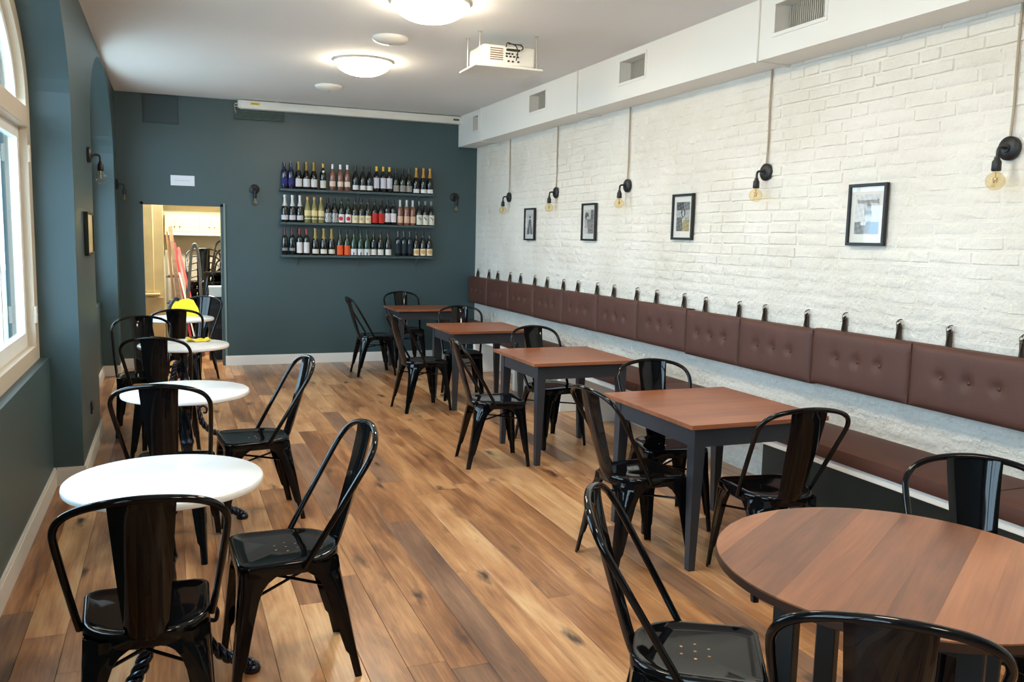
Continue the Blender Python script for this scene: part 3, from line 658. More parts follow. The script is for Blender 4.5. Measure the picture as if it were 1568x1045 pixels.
def arc(mb, r, z0, z1, a0, a1, n=10):
    P = [(r * math.cos(a0 + (a1 - a0) * i / n), r * math.sin(a0 + (a1 - a0) * i / n)) for i in range(n + 1)]
    Q = [(p[0] * (r - 0.0012) / r, p[1] * (r - 0.0012) / r) for p in P]
    n2 = n + 1; vs_ = [(p[0], p[1], z0) for p in P] + [(p[0], p[1], z1) for p in P] + [(p[0], p[1], z0) for p in Q] + [(p[0], p[1], z1) for p in Q]; fs_ = []
    for i in range(n):
        fs_ += [(i, i + 1, n2 + i + 1, n2 + i), (2 * n2 + i + 1, 2 * n2 + i, 3 * n2 + i, 3 * n2 + i + 1), (n2 + i, n2 + i + 1, 3 * n2 + i + 1, 3 * n2 + i), (i + 1, i, 2 * n2 + i, 2 * n2 + i + 1)]
    return mb.add(vs_, fs_)
def prof_r(prof_, z):
    for (r0, z0), (r1, z1) in zip(prof_[1:-1], prof_[2:]):
        if z0 <= z <= z1: return r0 + (r1 - r0) * (z - z0) / max(z1 - z0, 1e-6)
    return prof_[-2][0]
def bottle(kind):
    pk, gc, cc, c0, c1, lc, l0, l1, ex, desc = KIND[kind]; prof_, _ = BP[pk]
    t_ = empty('wine_bottle')
    MB().lathe(prof_, 16).build('glass_body', bmat(gc), t_, 40)
    if cc:
        zs = [c0] + [z for r, z in prof_[2:-1] if c0 < z < c1]; pr = [(prof_r(prof_, z) + 0.0011, z) for z in zs]; top = prof_[-1][1] + 0.002
        pr = [p for p in pr if p[1] < top - 0.001] + [(prof_r(prof_, prof_[-2][1]) + 0.0011, top - 0.0005), (0.001, top)]
        MB().lathe(pr, 16).build('foil_cap', kmat(cc), t_, 40)
    rl = prof_[3][0] + 0.0012; f0 = R(-90 - 74); f1 = R(-90 + 58)
    if l1 > prof_[3][1]: l1 = prof_[3][1]
    lb = arc(MB(), rl, l0, l1, f0, f1).build('label', M_WAVY if lc == 'wavy' else lmat(lc), t_, 40)
    fc = R(-100)
    if ex == 'medal': MB().lathe([(0.001, 0), (0.016, 0), (0.016, 0.003), (0.001, 0.003)], 16, Matrix.Translation((0, -0.0265, 0.222)) @ Matrix.Rotation(R(60), 4, 'X')).build('medallion', lmat((226, 224, 216)), t_)
    if ex == 'band': arc(MB(), rl, 0.045, 0.055, f0, f1).build('band', lmat((232, 224, 190)), t_)
    if ex in ('reddot', 'sun'):
        dm_ = MB()
        for q in range(7):
            zc = (q + .5) / 7 * 2 - 1; hw_ = 0.62 * math.sqrt(1 - zc * zc); arc(dm_, rl + .001, l0 + 0.022 + q * 0.0072, l0 + 0.022 + (q + 1) * 0.0072, fc - hw_, fc + hw_, 6)
        dm_.build('emblem', lmat((206, 40, 54) if ex == 'reddot' else (208, 160, 96)), lb)
    if ex == 'tan': arc(MB(), rl + .001, l0 + 0.04, l0 + 0.065, fc - 0.3, fc + 0.3, 4).build('emblem', lmat((190, 164, 120)), lb)
    if ex == 'notch': arc(MB(), rl + .001, l0, l0 + 0.036, fc - 0.14, fc + 0.14, 4).build('emblem', lmat((20, 24, 22)), lb)
    if ex == 'diag':
        for q in range(3): arc(MB(), rl + .001, l0 + 0.085 - q * 0.012, l0 + 0.10 - q * 0.012, fc - 0.45 + q * 0.3, fc - 0.15 + q * 0.3, 3).build('emblem', lmat((70, 78, 66)), lb)
    return t_
POS = {1: [''], 2: ['left of pair', 'right of pair'], 3: ['leftmost of three', 'middle of three', 'rightmost of three']}
rowname = ('top', 'middle', 'bottom'); rbt = random.Random(5)
for ri, row in enumerate(ROWS):
    for kind, xs in row:
        p0 = None
        for q, x in enumerate(xs):
            t_ = bottle(kind) if p0 is None else copy_tree(p0)
            if p0 is None: p0 = t_
            t_.location = (x, BACK - 0.078 + rbt.uniform(-0.006, 0.006), SHZ[ri]); t_.rotation_euler = (0, 0, R(rbt.uniform(-8, 8)))
            tag(t_, '%s, %s shelf%s' % (KIND[kind][9], rowname[ri], (', ' + POS[len(xs)][q]) if POS[len(xs)][q] else ''), 'bottle', 'wine bottles on the %s shelf' % rowname[ri])

# ================================================================== BENCH
BX0 = 3.335; BXW = RW - 0.012
bn = tag(empty('long_bench', (0, 0, 0)), 'long white bench board with dark panel fixed along the brick wall', 'bench')
Y0B, Y1B = 1.2, BACK - 0.02
MB().bbox(BX0 + 0.015, BXW, Y0B, Y1B, 0.405, 0.452, 0.003).build('bench_board', M_DUCT, bn)
for y in (1.5, 5.35, 6.75, 7.25, 8.4, 9.7): MB().bbox(BX0 + 0.05, BXW, y - 0.03, y + 0.03, 0.0, 0.405, 0.004).build('bench_leg', M_DUCT, bn)
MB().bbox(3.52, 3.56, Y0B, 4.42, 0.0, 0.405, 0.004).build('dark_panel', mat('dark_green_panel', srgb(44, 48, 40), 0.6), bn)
def puffy(x0, x1, y0, y1, z0, z1, axis, puff, nu=14, nv=10, dents=(), bev=0.025):
    """upholstered pad: a box whose main face (axis -x or +z) bulges, with button dents (u, v, depth)"""
    mb = MB(); vs_ = []; fs_ = []
    def H(u, v):
        e = lambda t: 1 - abs(2 * t - 1) ** 6
        h_ = puff * (e(u) * e(v)) ** 0.5
        for du, dv, dd in dents:
            d2 = ((u - du) * (y1 - y0)) ** 2 + ((v - dv) * ((z1 - z0) if axis == 'x' else (x1 - x0))) ** 2
            h_ -= dd * math.exp(-d2 / (2 * 0.020 ** 2)) + 0.35 * dd * math.exp(-((u - du) * (y1 - y0)) ** 2 / (2 * 0.012 ** 2)) * (1 if v > dv else 0.4) * max(0, 1 - abs(v - dv) * 2.2)
        return h_
    for j in range(nv + 1):
        for i in range(nu + 1):
            u, v = i / nu, j / nv
            if axis == 'x': vs_.append((x0 - H(u, v), y0 + u * (y1 - y0), z0 + v * (z1 - z0)))
            else: vs_.append((x0 + v * (x1 - x0), y0 + u * (y1 - y0), z1 + H(u, v)))
    for j in range(nv):
        for i in range(nu): a = j * (nu + 1) + i; fs_.append((a, a + 1, a + nu + 2, a + nu + 1))
    border = list(range(nu + 1)) + [j * (nu + 1) + nu for j in range(1, nv + 1)] + [nv * (nu + 1) + i for i in range(nu - 1, -1, -1)] + [j * (nu + 1) for j in range(nv - 1, 0, -1)]
    n = len(border); prev = border
    cy_, cz_, cx_ = (y0 + y1) / 2, (z0 + z1) / 2, (x0 + x1) / 2
    for t_, s_ in ((0.28, 1.0), (0.75, 1.0), (1.0, 0.985)):
        o = len(vs_)
        for bi in border:
            x, y, z = vs_[bi]
            if axis == 'x': vs_.append((x0 + (x1 - x0) * t_, cy_ + (y - cy_) * (1.008 if t_ < 1 else s_), cz_ + (z - cz_) * (1.02 if t_ < 1 else s_)))
            else: vs_.append((cx_ + (x - cx_) * (1.012 if t_ < 1 else s_), cy_ + (y - cy_) * (1.003 if t_ < 1 else s_), z1 + (z0 - z1) * t_))
        for q in range(n): fs_.append((prev[q], prev[(q + 1) % n], o + (q + 1) % n, o + q))
        prev = list(range(o, o + n))
    fs_.append(tuple(prev))
    return mb.add(vs_, fs_)
# seat pads
sy = [1.25, 2.72, 4.22, 5.72, 7.22, 8.72, BACK - 0.03]
seat_lab = ['brown leather seat pad on the bench in the near right corner', 'brown leather bench seat pad behind the round table', 'brown leather bench seat pad beside the nearest square table', 'brown leather bench seat pad beside the second square table', 'brown leather bench seat pad beside the third square table', 'brown leather bench seat pad in the far corner by the teal wall']
for i in range(6):
    t_ = tag(empty('seat_pad', (0, 0, 0)), seat_lab[i], 'cushion', 'bench seat pads')
    puffy(BX0, BXW - 0.006, sy[i] + 0.006, sy[i + 1] - 0.006, 0.452, 0.522, 'z', 0.010, 16, 8).build('pad', M_LEATH, t_, 50)
# back cushions hung on straps
cj = [1.235, 1.98, 2.725, 3.468, 4.236, 4.975, 5.650, 6.400, 7.145, 7.905, 8.66, 9.41, 10.16, 10.88]
cushion_lab = {2: 'brown tufted back cushion at the right edge of the picture', 3: 'brown tufted back cushion under the largest framed photograph, second from right edge',
 4: 'brown tufted back cushion under the near amber lamp, third from the right edge', 5: 'brown tufted back cushion, fourth from the right edge of the picture', 6: 'brown tufted back cushion, fifth from the right edge of the picture',
 7: 'brown tufted back cushion under the third amber lamp, sixth from the right edge', 8: 'brown tufted back cushion, fifth from the teal back wall', 9: 'brown tufted back cushion, fourth from the teal back wall',
 10: 'brown tufted back cushion, third from the teal back wall', 11: 'brown tufted back cushion, second from the teal back wall', 12: 'brown back cushion in the corner touching the teal back wall'}
strap0 = ring0 = None
rc = random.Random(2)
for i in range(2, 13):
    y0, y1 = cj[i], cj[i + 1]; Lc = y1 - y0
    t_ = tag(empty('back_cushion', (RW - 0.012, y0, 0.765 + rc.uniform(-.006, .006))), cushion_lab[i], 'cushion', 'tufted cushions hung along the brick wall')
    hh = 0.335
    dents = [(0.5 + d / Lc, 0.53, 0.020) for d in (-0.17, 0.0, 0.17)]
    puffy(-0.088, -0.004, 0.005, Lc - 0.005, 0.0, hh, 'x', 0.018, 34, 18, dents).build('cushion_body', M_LEATH, t_, 60)
    for d in (-0.17, 0.0, 0.17):
        MB().lathe([(0.001, 0.006), (0.008, 0.005), (0.012, 0.0), (0.012, -0.004)], 12, Matrix.Translation((-0.0885, Lc / 2 + d, hh * 0.53)) @ Matrix.Rotation(R(-90), 4, 'Y')).build('button', M_LEATH, t_, 60)
    for sd in (-0.21, 0.21):
        if strap0 is None:
            sm = MB()
            sm.tube(spline([(-0.03, 0, -0.012), (-0.024, 0, 0.03), (-0.016, 0, 0.075), (-0.012, 0, 0.086), (-0.007, 0, 0.075), (-0.004, 0, 0.03), (-0.004, 0, -0.012)], 4), 0.016, 8, squash=0.16)
            strap0 = s_ = sm.build('strap', M_STRAP, t_, 60)
            ring0 = rg = MB().tube([(-0.012 + 0.002 * math.cos(a), 0.019 * math.cos(a), 0.089 + 0.017 * math.sin(a)) for a in [k * math.pi / 8 for k in range(17)]], 0.0028, 6).build('ring', M_STEEL, s_, 60)
            hook0 = MB().tube(spline([(0.012, 0, 0.112), (-0.008, 0, 0.111), (-0.017, 0, 0.104), (-0.016, 0, 0.098)], 4), 0.003, 6).build('hook', M_IRON, s_, 60)
        else:
            s_ = strap0.copy(); COL.objects.link(s_); s_.parent = t_
            rg = ring0.copy(); COL.objects.link(rg); rg.parent = s_
            hk = hook0.copy(); COL.objects.link(hk); hk.parent = s_
        s_.location = (0, Lc / 2 + sd, hh)

# ================================================================== TABLES
def square_table(x0, x1, y0, y1, label):
    t_ = tag(empty('square_table', ((x0 + x1) / 2, (y0 + y1) / 2, 0)), label, 'table', 'square tables along the bench')
    wx, wy = (x1 - x0) / 2, (y1 - y0) / 2
    nb = 6; bw = 2 * wy / nb
    b0 = MB().bbox(-wx, wx, -bw / 2 + .0001, bw / 2 - .0001, 0.728, 0.75, 0.0007).build('board', M_TOP, t_)
    for k in range(nb):
        o = b0 if k == 0 else b0.copy()
        if k: COL.objects.link(o); o.parent = t_
        o.location = (0, -wy + bw * (k + .5), 0)
    ix, iy = wx - 0.055, wy - 0.055
    ap_ = MB().bbox(-ix + .02, ix - .02, -iy, -iy + 0.022, 0.625, 0.728, .002).bbox(-ix + .02, ix - .02, iy - 0.022, iy, 0.625, 0.728, .002).bbox(-ix, -ix + 0.022, -iy + .02, iy - .02, 0.625, 0.728, .002).bbox(ix - 0.022, ix, -iy + .02, iy - .02, 0.625, 0.728, .002)
    ap_.build('apron', M_CHAR, t_)
    for sx in (-1, 1):
        for sy_ in (-1, 1):
            L_ = MB(); a, b = 0.062, 0.036
            X, Yl = sx * (ix + 0.004), sy_ * (iy + 0.004)
            def q(w_): return [(X, Yl), (X - sx * w_, Yl), (X - sx * w_, Yl - sy_ * w_), (X, Yl - sy_ * w_)]
            vs_ = [(p[0], p[1], 0.0) for p in q(b)] + [(p[0], p[1], 0.60) for p in q(a)] + [(p[0], p[1], 0.728) for p in q(a)]
            L_.add(vs_, [(0, 1, 2, 3), (8, 9, 10, 11)] + [(r * 4 + k, r * 4 + (k + 1) % 4, r * 4 + 4 + (k + 1) % 4, r * 4 + 4 + k) for r in (0, 1) for k in range(4)])
            L_.build('leg', M_CHAR, t_)
square_table(2.30, 3.12, 3.41, 4.32, 'red-brown square table with charcoal legs nearest the viewer')
square_table(2.355, 3.17, 5.46, 6.29, 'red-brown square table with charcoal legs, second from the viewer')
square_table(2.39, 3.20, 7.50, 8.31, 'red-brown square table with charcoal legs, third from the viewer')
square_table(2.47, 3.26, 9.86, 10.52, 'red-brown square table in the far corner by the teal wall')

# round wooden table in the near right corner
RTX, RTY, RTR = 1.86, 1.735, 0.487
rt = tag(empty('round_table', (RTX, RTY, 0), R(33)), 'large round table with walnut boards in the near right corner', 'table')
edges_ = [-RTR, -0.36, -0.25, -0.155, -0.05, 0.075, 0.19, 0.30, 0.41, RTR]
for a, b in zip(edges_[:-1], edges_[1:]):
    a_, b_ = a + (0.0001 if a > -RTR else 0), b - (0.0001 if b < RTR else 0)
    n = 12; vv = [a_ + (b_ - a_) * k / n for k in range(n + 1)]
    pts = [(math.sqrt(max(RTR ** 2 - v * v, 0)), v) for v in vv] + [(-math.sqrt(max(RTR ** 2 - v * v, 0)), v) for v in reversed(vv)]
    pp = []
    for p in pts:
        if not pp or (abs(p[0] - pp[-1][0]) + abs(p[1] - pp[-1][1])) > 1e-5: pp.append(p)
    if abs(pp[0][0] - pp[-1][0]) + abs(pp[0][1] - pp[-1][1]) < 1e-5: pp.pop()
    MB().prism(pp, 0.725, 0.75, 'z').build('board', M_RTOP, rt)
MB().lathe([(RTR + .0004, 0.7245), (RTR + .002, 0.7245), (RTR + .0022, 0.735), (RTR + .0018, 0.746), (RTR + .0004, 0.746)], 72).build('rim', mat('dark_rim', srgb(48, 28, 20), 0.4), rt, 40)
rl_ = MB(); q_ = 0.225
rl_.bbox(-q_, q_, -q_, -q_ + .025, .62, .725, .002).bbox(-q_, q_, q_ - .025, q_, .62, .725, .002).bbox(-q_, -q_ + .025, -q_ + .02, q_ - .02, .62, .725, .002).bbox(q_ - .025, q_, -q_ + .02, q_ - .02, .62, .725, .002).build('apron', M_IRON, rt)
for sx in (-1, 1):
    for sy_ in (-1, 1): MB().bbox(sx * q_ - .03, sx * q_ + .03, sy_ * q_ - .03, sy_ * q_ + .03, 0, .725, .004).build('leg', M_IRON, rt)

# marble bistro tables on ornate cast-iron feet
def bistro_proto():
    t_ = empty('bistro_table')
    r = 0.335
    MB().lathe([(0.001, 0.722), (r - 0.012, 0.722), (r - 0.002, 0.727), (r, 0.735), (r - 0.002, 0.745), (r - 0.008, 0.75), (0.001, 0.75)], 56).build('marble_top', M_MARBLE, t_, 40)
    MB().lathe([(0.001, 0.700), (0.16, 0.706), (0.17, 0.712), (0.17, 0.722), (0.001, 0.722)], 28).build('top_plate', M_CAST, t_, 40)
    cm = MB(); k, n = 60, 20; vs_ = []                          # twisted column
    for j in range(k + 1):
        z = 0.13 + (0.70 - 0.13) * j / k; base = 0.026 + 0.012 * math.exp(-((z - 0.2) / 0.05) ** 2) + 0.014 * math.exp(-((z - 0.68) / 0.03) ** 2) + 0.010 * math.exp(-((z - 0.45) / 0.02) ** 2)
        for i in range(n):
            a = 2 * math.pi * i / n; rr = base * (1 + 0.14 * math.cos(4 * a + z * 55)); vs_.append((rr * math.cos(a), rr * math.sin(a), z))
    cm.add(vs_, [(j * n + i, j * n + (i + 1) % n, (j + 1) * n + (i + 1) % n, (j + 1) * n + i) for j in range(k) for i in range(n)] + [tuple(range(n))[::-1], tuple(k * n + i for i in range(n))])
    cm.build('column', M_CAST, t_, 80)
    path = spline([(0.02, 0, 0.30), (0.07, 0, 0.285), (0.10, 0, 0.22), (0.13, 0, 0.13), (0.19, 0, 0.07), (0.25, 0, 0.045), (0.285, 0, 0.022)], 8)
    foot = MB(); m_ = len(path)
    for ph in (0, 2.094, 4.189):                                # three strands braided along each foot
        pts = []
        for i, p in enumerate(path):
            T_ = (path[min(i + 1, m_ - 1)] - path[max(i - 1, 0)]).normalized(); u_ = Vector((0, 1, 0)); w_ = T_.cross(u_); a = ph + i * 0.62
            pts.append(p + u_ * (0.017 * math.cos(a)) + w_ * (0.012 * math.sin(a)))
        foot.tube(pts, 0.0125, 7)
    foot.tube(spline([(0.10, 0, 0.235), (0.135, 0, 0.265), (0.165, 0, 0.245), (0.16, 0, 0.21), (0.138, 0, 0.212)], 5), 0.009, 7)   # scroll
    foot.lathe([(0.001, 0.0), (0.03, 0.0), (0.034, 0.012), (0.026, 0.03), (0.001, 0.036)], 12, Matrix.Translation((0.285, 0, 0)))
    fo = None
    for k in range(3):
        if fo is None: fo = o = foot.build('scroll_foot', M_CAST, t_, 70)
        else: o = fo.copy(); COL.objects.link(o); o.parent = t_
        o.rotation_euler = (0, 0, R(90 + 120 * k))
    return t_
bt0 = bistro_proto()
for k, (x, y, rz, lab) in enumerate(((-0.03, 3.205, 20, 'white marble bistro table nearest the viewer'), (0.07, 4.985, 25, 'white marble bistro table, second from the viewer'), (0.09, 7.07, 10, 'white marble bistro table with a yellow cloth on it'), (0.08, 9.25, 20, 'white marble bistro table in front of the doorway'))):
    t_ = bt0 if k == 0 else copy_tree(bt0)
    t_.location = (x, y, 0); t_.rotation_euler = (0, 0, R(rz)); tag(t_, lab, 'table', 'marble bistro tables by the windows')

# ================================================================== METAL CHAIRS
def rounded(x, yf, yr, rf, rr_, xr, k=6):
    pts = []
    for (cx, cy, r, a0) in ((x - rf, yf - rf, rf, 0), (-x + rf, yf - rf, rf, 90), (-xr + rr_, yr + rr_, rr_, 180), (xr - rr_, yr + rr_, rr_, 270)):
        for i in range(k + 1):
            a = R(a0 + 90 * i / k); pts.append((cx + r * math.cos(a), cy + r * math.sin(a)))
    return pts
def chair_proto():
    t_ = empty('metal_chair')
    # seat pan with drain holes
    O = rounded(0.188, 0.19, -0.185, 0.045, 0.15, 0.180, 7); n = len(O)
    rings = [(0.985, 0.420), (1.0, 0.428), (1.0, 0.455), (0.985, 0.465), (0.955, 0.4685), (0.90, 0.4665), (0.84, 0.462), (0.72, 0.4595)]
    bm = bmesh.new(); prev = None
    for s_, z in rings:
        cur = [bm.verts.new((x * s_, (y - 0.01) * s_ + 0.01, z)) for x, y in O]
        if prev:
            for i in range(n): bm.faces.new((prev[i], prev[(i + 1) % n], cur[(i + 1) % n], cur[i]))
        prev = cur
    es = [bm.edges.get((prev[i], prev[(i + 1) % n])) for i in range(n)]
    for (hx, hy) in [(0, 0)] + [(0.045 * math.cos(R(60 * k)), 0.045 * math.sin(R(60 * k))) for k in range(6)]:
        hv = [bm.verts.new((hx + 0.0045 * math.cos(R(45 * k)), hy + 0.0045 * math.sin(R(45 * k)), 0.4595)) for k in range(8)]
        es += [bm.edges.new((hv[k], hv[(k + 1) % 8])) for k in range(8)]
    bmesh.ops.triangle_fill(bm, edges=es, use_beauty=True)
    MB().bm(bm).build('seat', M_BLACK, t_, 50)
    # legs: folded sheet, wide at the apron arch, narrow at the foot
    prof_ = [(0.446, 0.172), (0.432, 0.150), (0.418, 0.122), (0.400, 0.098), (0.375, 0.080), (0.335, 0.068), (0.26, 0.057), (0.16, 0.046), (0.105, 0.039), (0.09, 0.030), (0.0, 0.026)]
    for sx in (-1, 1):
        for sy_, top, foot in ((1, (0.184, 0.186), (0.205, 0.222)), (-1, (0.172, -0.170), (0.195, -0.245))):
            vs_ = []; fs_ = []; k = 7
            for z, wd in prof_:
                f = (0.446 - z) / 0.446; f = f ** 1.15
                cx, cy = sx * (top[0] + (foot[0] - top[0]) * f), top[1] + (foot[1] - top[1]) * f
                wx_ = min(wd, top[0]); wy_ = min(wd, 0.178)
                rad = min(0.045 if sy_ < 0 else 0.022, wd * 0.45) if z > 0.3 else min(0.014, wd * 0.45)
                P = [(cx - sx * wx_, cy), (cx - sx * (wx_ + rad) / 2, cy), (cx - sx * rad, cy), (cx - sx * rad * 0.29, cy - sy_ * rad * 0.29), (cx, cy - sy_ * rad), (cx, cy - sy_ * (wy_ + rad) / 2), (cx, cy - sy_ * wy_)]
                if sy_ < 0 and z > 0.36:                        # follow the round back of the seat
                    e_ = (z - 0.36) / 0.09 * 0.030; P[0] = (P[0][0], P[0][1] - e_ * 0.35); P[3] = (P[3][0] - sx * e_ * 0.5, P[3][1] + e_ * 0.5)
                for p in P: vs_.append((p[0], p[1], z))
                for p in P: vs_.append((p[0] - sx * 0.0032, p[1] - sy_ * 0.0032, z))
            m_ = len(prof_); w2 = 2 * k
            for j in range(m_ - 1):
                for i in range(k - 1):
                    fs_ += [(j * w2 + i, j * w2 + i + 1, (j + 1) * w2 + i + 1, (j + 1) * w2 + i), (j * w2 + k + i + 1, j * w2 + k + i, (j + 1) * w2 + k + i, (j + 1) * w2 + k + i + 1)]
                for i in (0, k - 1): fs_.append((j * w2 + i, j * w2 + k + i, (j + 1) * w2 + k + i, (j + 1) * w2 + i))
            for j in (0, m_ - 1):
                for i in range(k - 1): fs_.append((j * w2 + i, j * w2 + i + 1, j * w2 + k + i + 1, j * w2 + k + i))
            MB().add(vs_, fs_).build('leg', M_BLACK, t_, 40)
    for s_ in (-1, 1):
        MB().tube([(s_ * 0.176, 0.183, 0.335 + 0.006 * s_), (-s_ * 0.160, -0.168, 0.335 + 0.006 * s_)], 0.006, 8).build('stretcher', M_BLACK, t_, 60)
    half = [(0.186, -0.035, 0.440), (0.190, -0.052, 0.47), (0.200, -0.098, 0.55), (0.215, -0.180, 0.69), (0.223, -0.232, 0.778), (0.220, -0.258, 0.820), (0.198, -0.281, 0.856), (0.150, -0.300, 0.882), (0.08, -0.314, 0.897)]
    path = spline(half + [(0, -0.320, 0.903)] + [(-x, y, z) for x, y, z in reversed(half)], 4)
    MB().tube(path, 0.0112, 10).build('back_frame', M_BLACK, t_, 70)
    cl = spline([(-0.150, 0.425, 0.056), (-0.182, 0.436, 0.057), (-0.203, 0.480, 0.060), (-0.224, 0.545, 0.065), (-0.256, 0.650, 0.073), (-0.288, 0.760, 0.080), (-0.310, 0.850, 0.086), (-0.317, 0.896, 0.089)], 3)
    k = 9; vs_ = []; fs_ = []
    for c_ in cl:
        for lay in (0, 1):
            for i in range(k):
                u = 2 * i / (k - 1) - 1
                vs_.append((u * c_.z, c_.x + 0.016 * u * u + (0.006 if abs(u) == 1 else 0) + (0.003 if lay else 0), c_.y))
    m_ = len(cl); w2 = 2 * k
    for j in range(m_ - 1):
        for i in range(k - 1): fs_ += [(j * w2 + i, j * w2 + i + 1, (j + 1) * w2 + i + 1, (j + 1) * w2 + i), (j * w2 + k + i + 1, j * w2 + k + i, (j + 1) * w2 + k + i, (j + 1) * w2 + k + i + 1)]
        for i in (0, k - 1): fs_.append((j * w2 + i, j * w2 + k + i, (j + 1) * w2 + k + i, (j + 1) * w2 + i))
    for j in (0, m_ - 1):
        for i in range(k - 1): fs_.append((j * w2 + i, j * w2 + i + 1, j * w2 + k + i + 1, j * w2 + k + i))
    MB().add(vs_, fs_).build('back_slat', M_BLACK, t_, 50)
    return t_
ch0 = chair_proto(); ch_used = [False]
def chair(x, y, deg, label, z=0.0, group='black metal chairs at the tables'):
    """deg = heading of the sitter: 0 faces away from the viewer, 90 faces left, -90 faces right, 180 faces the viewer"""
    t_ = copy_tree(ch0) if ch_used[0] else ch0; ch_used[0] = True
    t_.location = (x, y, z); t_.rotation_euler = (0, 0, R(deg)); tag(t_, label, 'chair', group)
    return t_
chair(-0.087, 2.755, 0.5, 'black metal chair seen from behind in the near left corner')
chair(0.379, 3.171, 92, 'black metal chair drawn up to the right of the nearest marble table')
chair(-0.01, 4.565, -10, 'black metal chair seen from behind at the second marble table')
chair(0.434, 5.019, 95, 'black metal chair to the right of the second marble table')
chair(-0.053, 6.5, -11, 'black metal chair seen from behind at the marble table with yellow cloth')
chair(-0.221, 7.44, 181, 'black metal chair facing the viewer beyond the table with yellow cloth')
chair(0.065, 8.69, -3, 'black metal chair seen from behind at the marble table before the doorway')
chair(0.204, 9.82, 150, 'black metal chair facing the viewer right in front of the doorway')
chair(1.370, 1.964, -122, 'black metal chair facing right, left of the large round table')
chair(1.483, 1.432, -40, 'black metal chair cut by the bottom edge, back to the viewer')
chair(2.392, 1.855, 144, 'black metal chair beyond the large round table at the right edge')
chair(2.188, 3.715, -87.5, 'black metal chair left of the nearest square table')
chair(2.653, 3.263, -8, 'black metal chair seen from behind at the nearest square table')
chair(2.651, 4.183, 169, 'black metal chair facing the viewer beyond the nearest square table')
chair(2.164, 5.732, -95, 'black metal chair left of the second square table')
chair(2.807, 6.159, 189, 'black metal chair facing the viewer beyond the second square table')
chair(2.19, 7.743, -82, 'black metal chair left of the third square table')
chair(2.74, 8.20, 168, 'black metal chair facing the viewer beyond the third square table')
chair(2.204, 9.87, -88, 'black metal chair left of the far corner table')
chair(2.75, 10.46, 181, 'black metal chair against the teal wall beyond the corner table')

# yellow cloth on the third marble table
cm = MB(); nu, nv = 12, 9; rcl = random.Random(4); vs_ = []
for j in range(nv + 1):
    for i in range(nu + 1):
        u, v = i / nu - .5, j / nv - .5
        vs_.append((u * 0.17 + 0.01 * math.sin(v * 9), v * 0.13 + 0.01 * math.sin(u * 11), 0.003 + 0.022 * max(0, math.sin(u * 7 + 1.2) * math.cos(v * 6)) + rcl.uniform(0, .004)))
cm.add(vs_, [(j * (nu + 1) + i, j * (nu + 1) + i + 1, (j + 1) * (nu + 1) + i + 1, (j + 1) * (nu + 1) + i) for j in range(nv) for i in range(nu)])
yc = cm.build('cleaning_cloth', mat('yellow_cloth', srgb(232, 208, 60), 0.85, bump=0.2, bscale=80), None, 70)
yc.location = (0.20, 7.22, 0.7505); sol = yc.modifiers.new('thickness', 'SOLIDIFY'); sol.thickness = 0.003; sol.offset = 1
tag(yc, 'crumpled yellow cleaning cloth on the third marble table', 'cloth')
# power outlet low on the near left pier
ot = tag(empty('power_outlet', (LW, 6.60, 0.33)), 'dark power outlet low on the left pier', 'outlet')
MB().bbox(0, 0.012, -0.04, 0.04, 0, 0.085, 0.003).build('cover_plate', M_IRON, ot)
MB().lathe([(0.001, 0.012), (0.02, 0.012), (0.02, 0.016), (0.001, 0.016)], 14, Matrix.Rotation(R(90), 4, 'Y') @ Matrix.Translation((-0.042, 0, 0))).build('socket', M_CHAR, ot, 40)

# ================================================================== STORE ROOM BEYOND THE DOORWAY
SY0, SY1 = BACK + 0.14, BACK + 2.55
sx0_, sx1_ = -0.95, 1.3
M_SW = mat('store_wall_paint', srgb(206, 196, 176), 0.8)
struct(MB().box(sx0_ - .1, sx0_, SY0, SY1, -0.05, 2.6).build('wall_store_left', M_SW)); struct(MB().box(sx1_, sx1_ + .1, SY0, SY1, -0.05, 2.6).build('wall_store_right', M_SW))
struct(MB().box(sx0_ - .1, sx1_ + .1, SY1, SY1 + .1, -0.05, 2.6).build('wall_store_back', M_SW)); struct(MB().box(sx0_ - .1, sx1_ + .1, SY0, SY1 + .1, 2.6, 2.7).build('ceiling_store', M_SW))
t_ = tag(empty('ceiling_lamp', (0.35, 11.9, 2.6)), 'lit ceiling lamp inside the store room beyond the doorway', 'ceiling lamp')
MB().lathe([(0.001, 0), (0.15, 0), (0.15, -0.02), (0.001, -0.02)], 24).build('base', M_WHITE, t_, 40)
MB().lathe([(0.14, -0.02), (0.13, -0.05), (0.08, -0.075), (0.001, -0.08)], 24).build('diffuser', emit('store_lamp', (1.0, 0.94, 0.78), 380.0), t_, 60)
# tall cream cupboard on the left
cb = tag(empty('tall_cupboard', (-0.72, 11.95, 0)), 'tall aged cream cupboard on the left inside the doorway', 'cupboard')
MB().box(0, 0.655, 0.02, 0.5, 0, 2.3).build('carcass', M_YCREAM, cb)
MB().bbox(0.0, 0.535, 0.0, 0.02, 0.84, 2.28, 0.004).build('door', M_YCREAM, cb)
MB().bbox(0.0, 0.6, -0.06, 0.02, 0.79, 0.812, 0.004).build('ledge', M_YCREAM, cb); MB().bbox(0.0, 0.64, 0.0, 0.02, 0.02, 0.76, 0.004).build('lower_panel', mat('brown_cream_panel', srgb(196, 170, 124), 0.6, vary=0.15, vscale=6), cb)
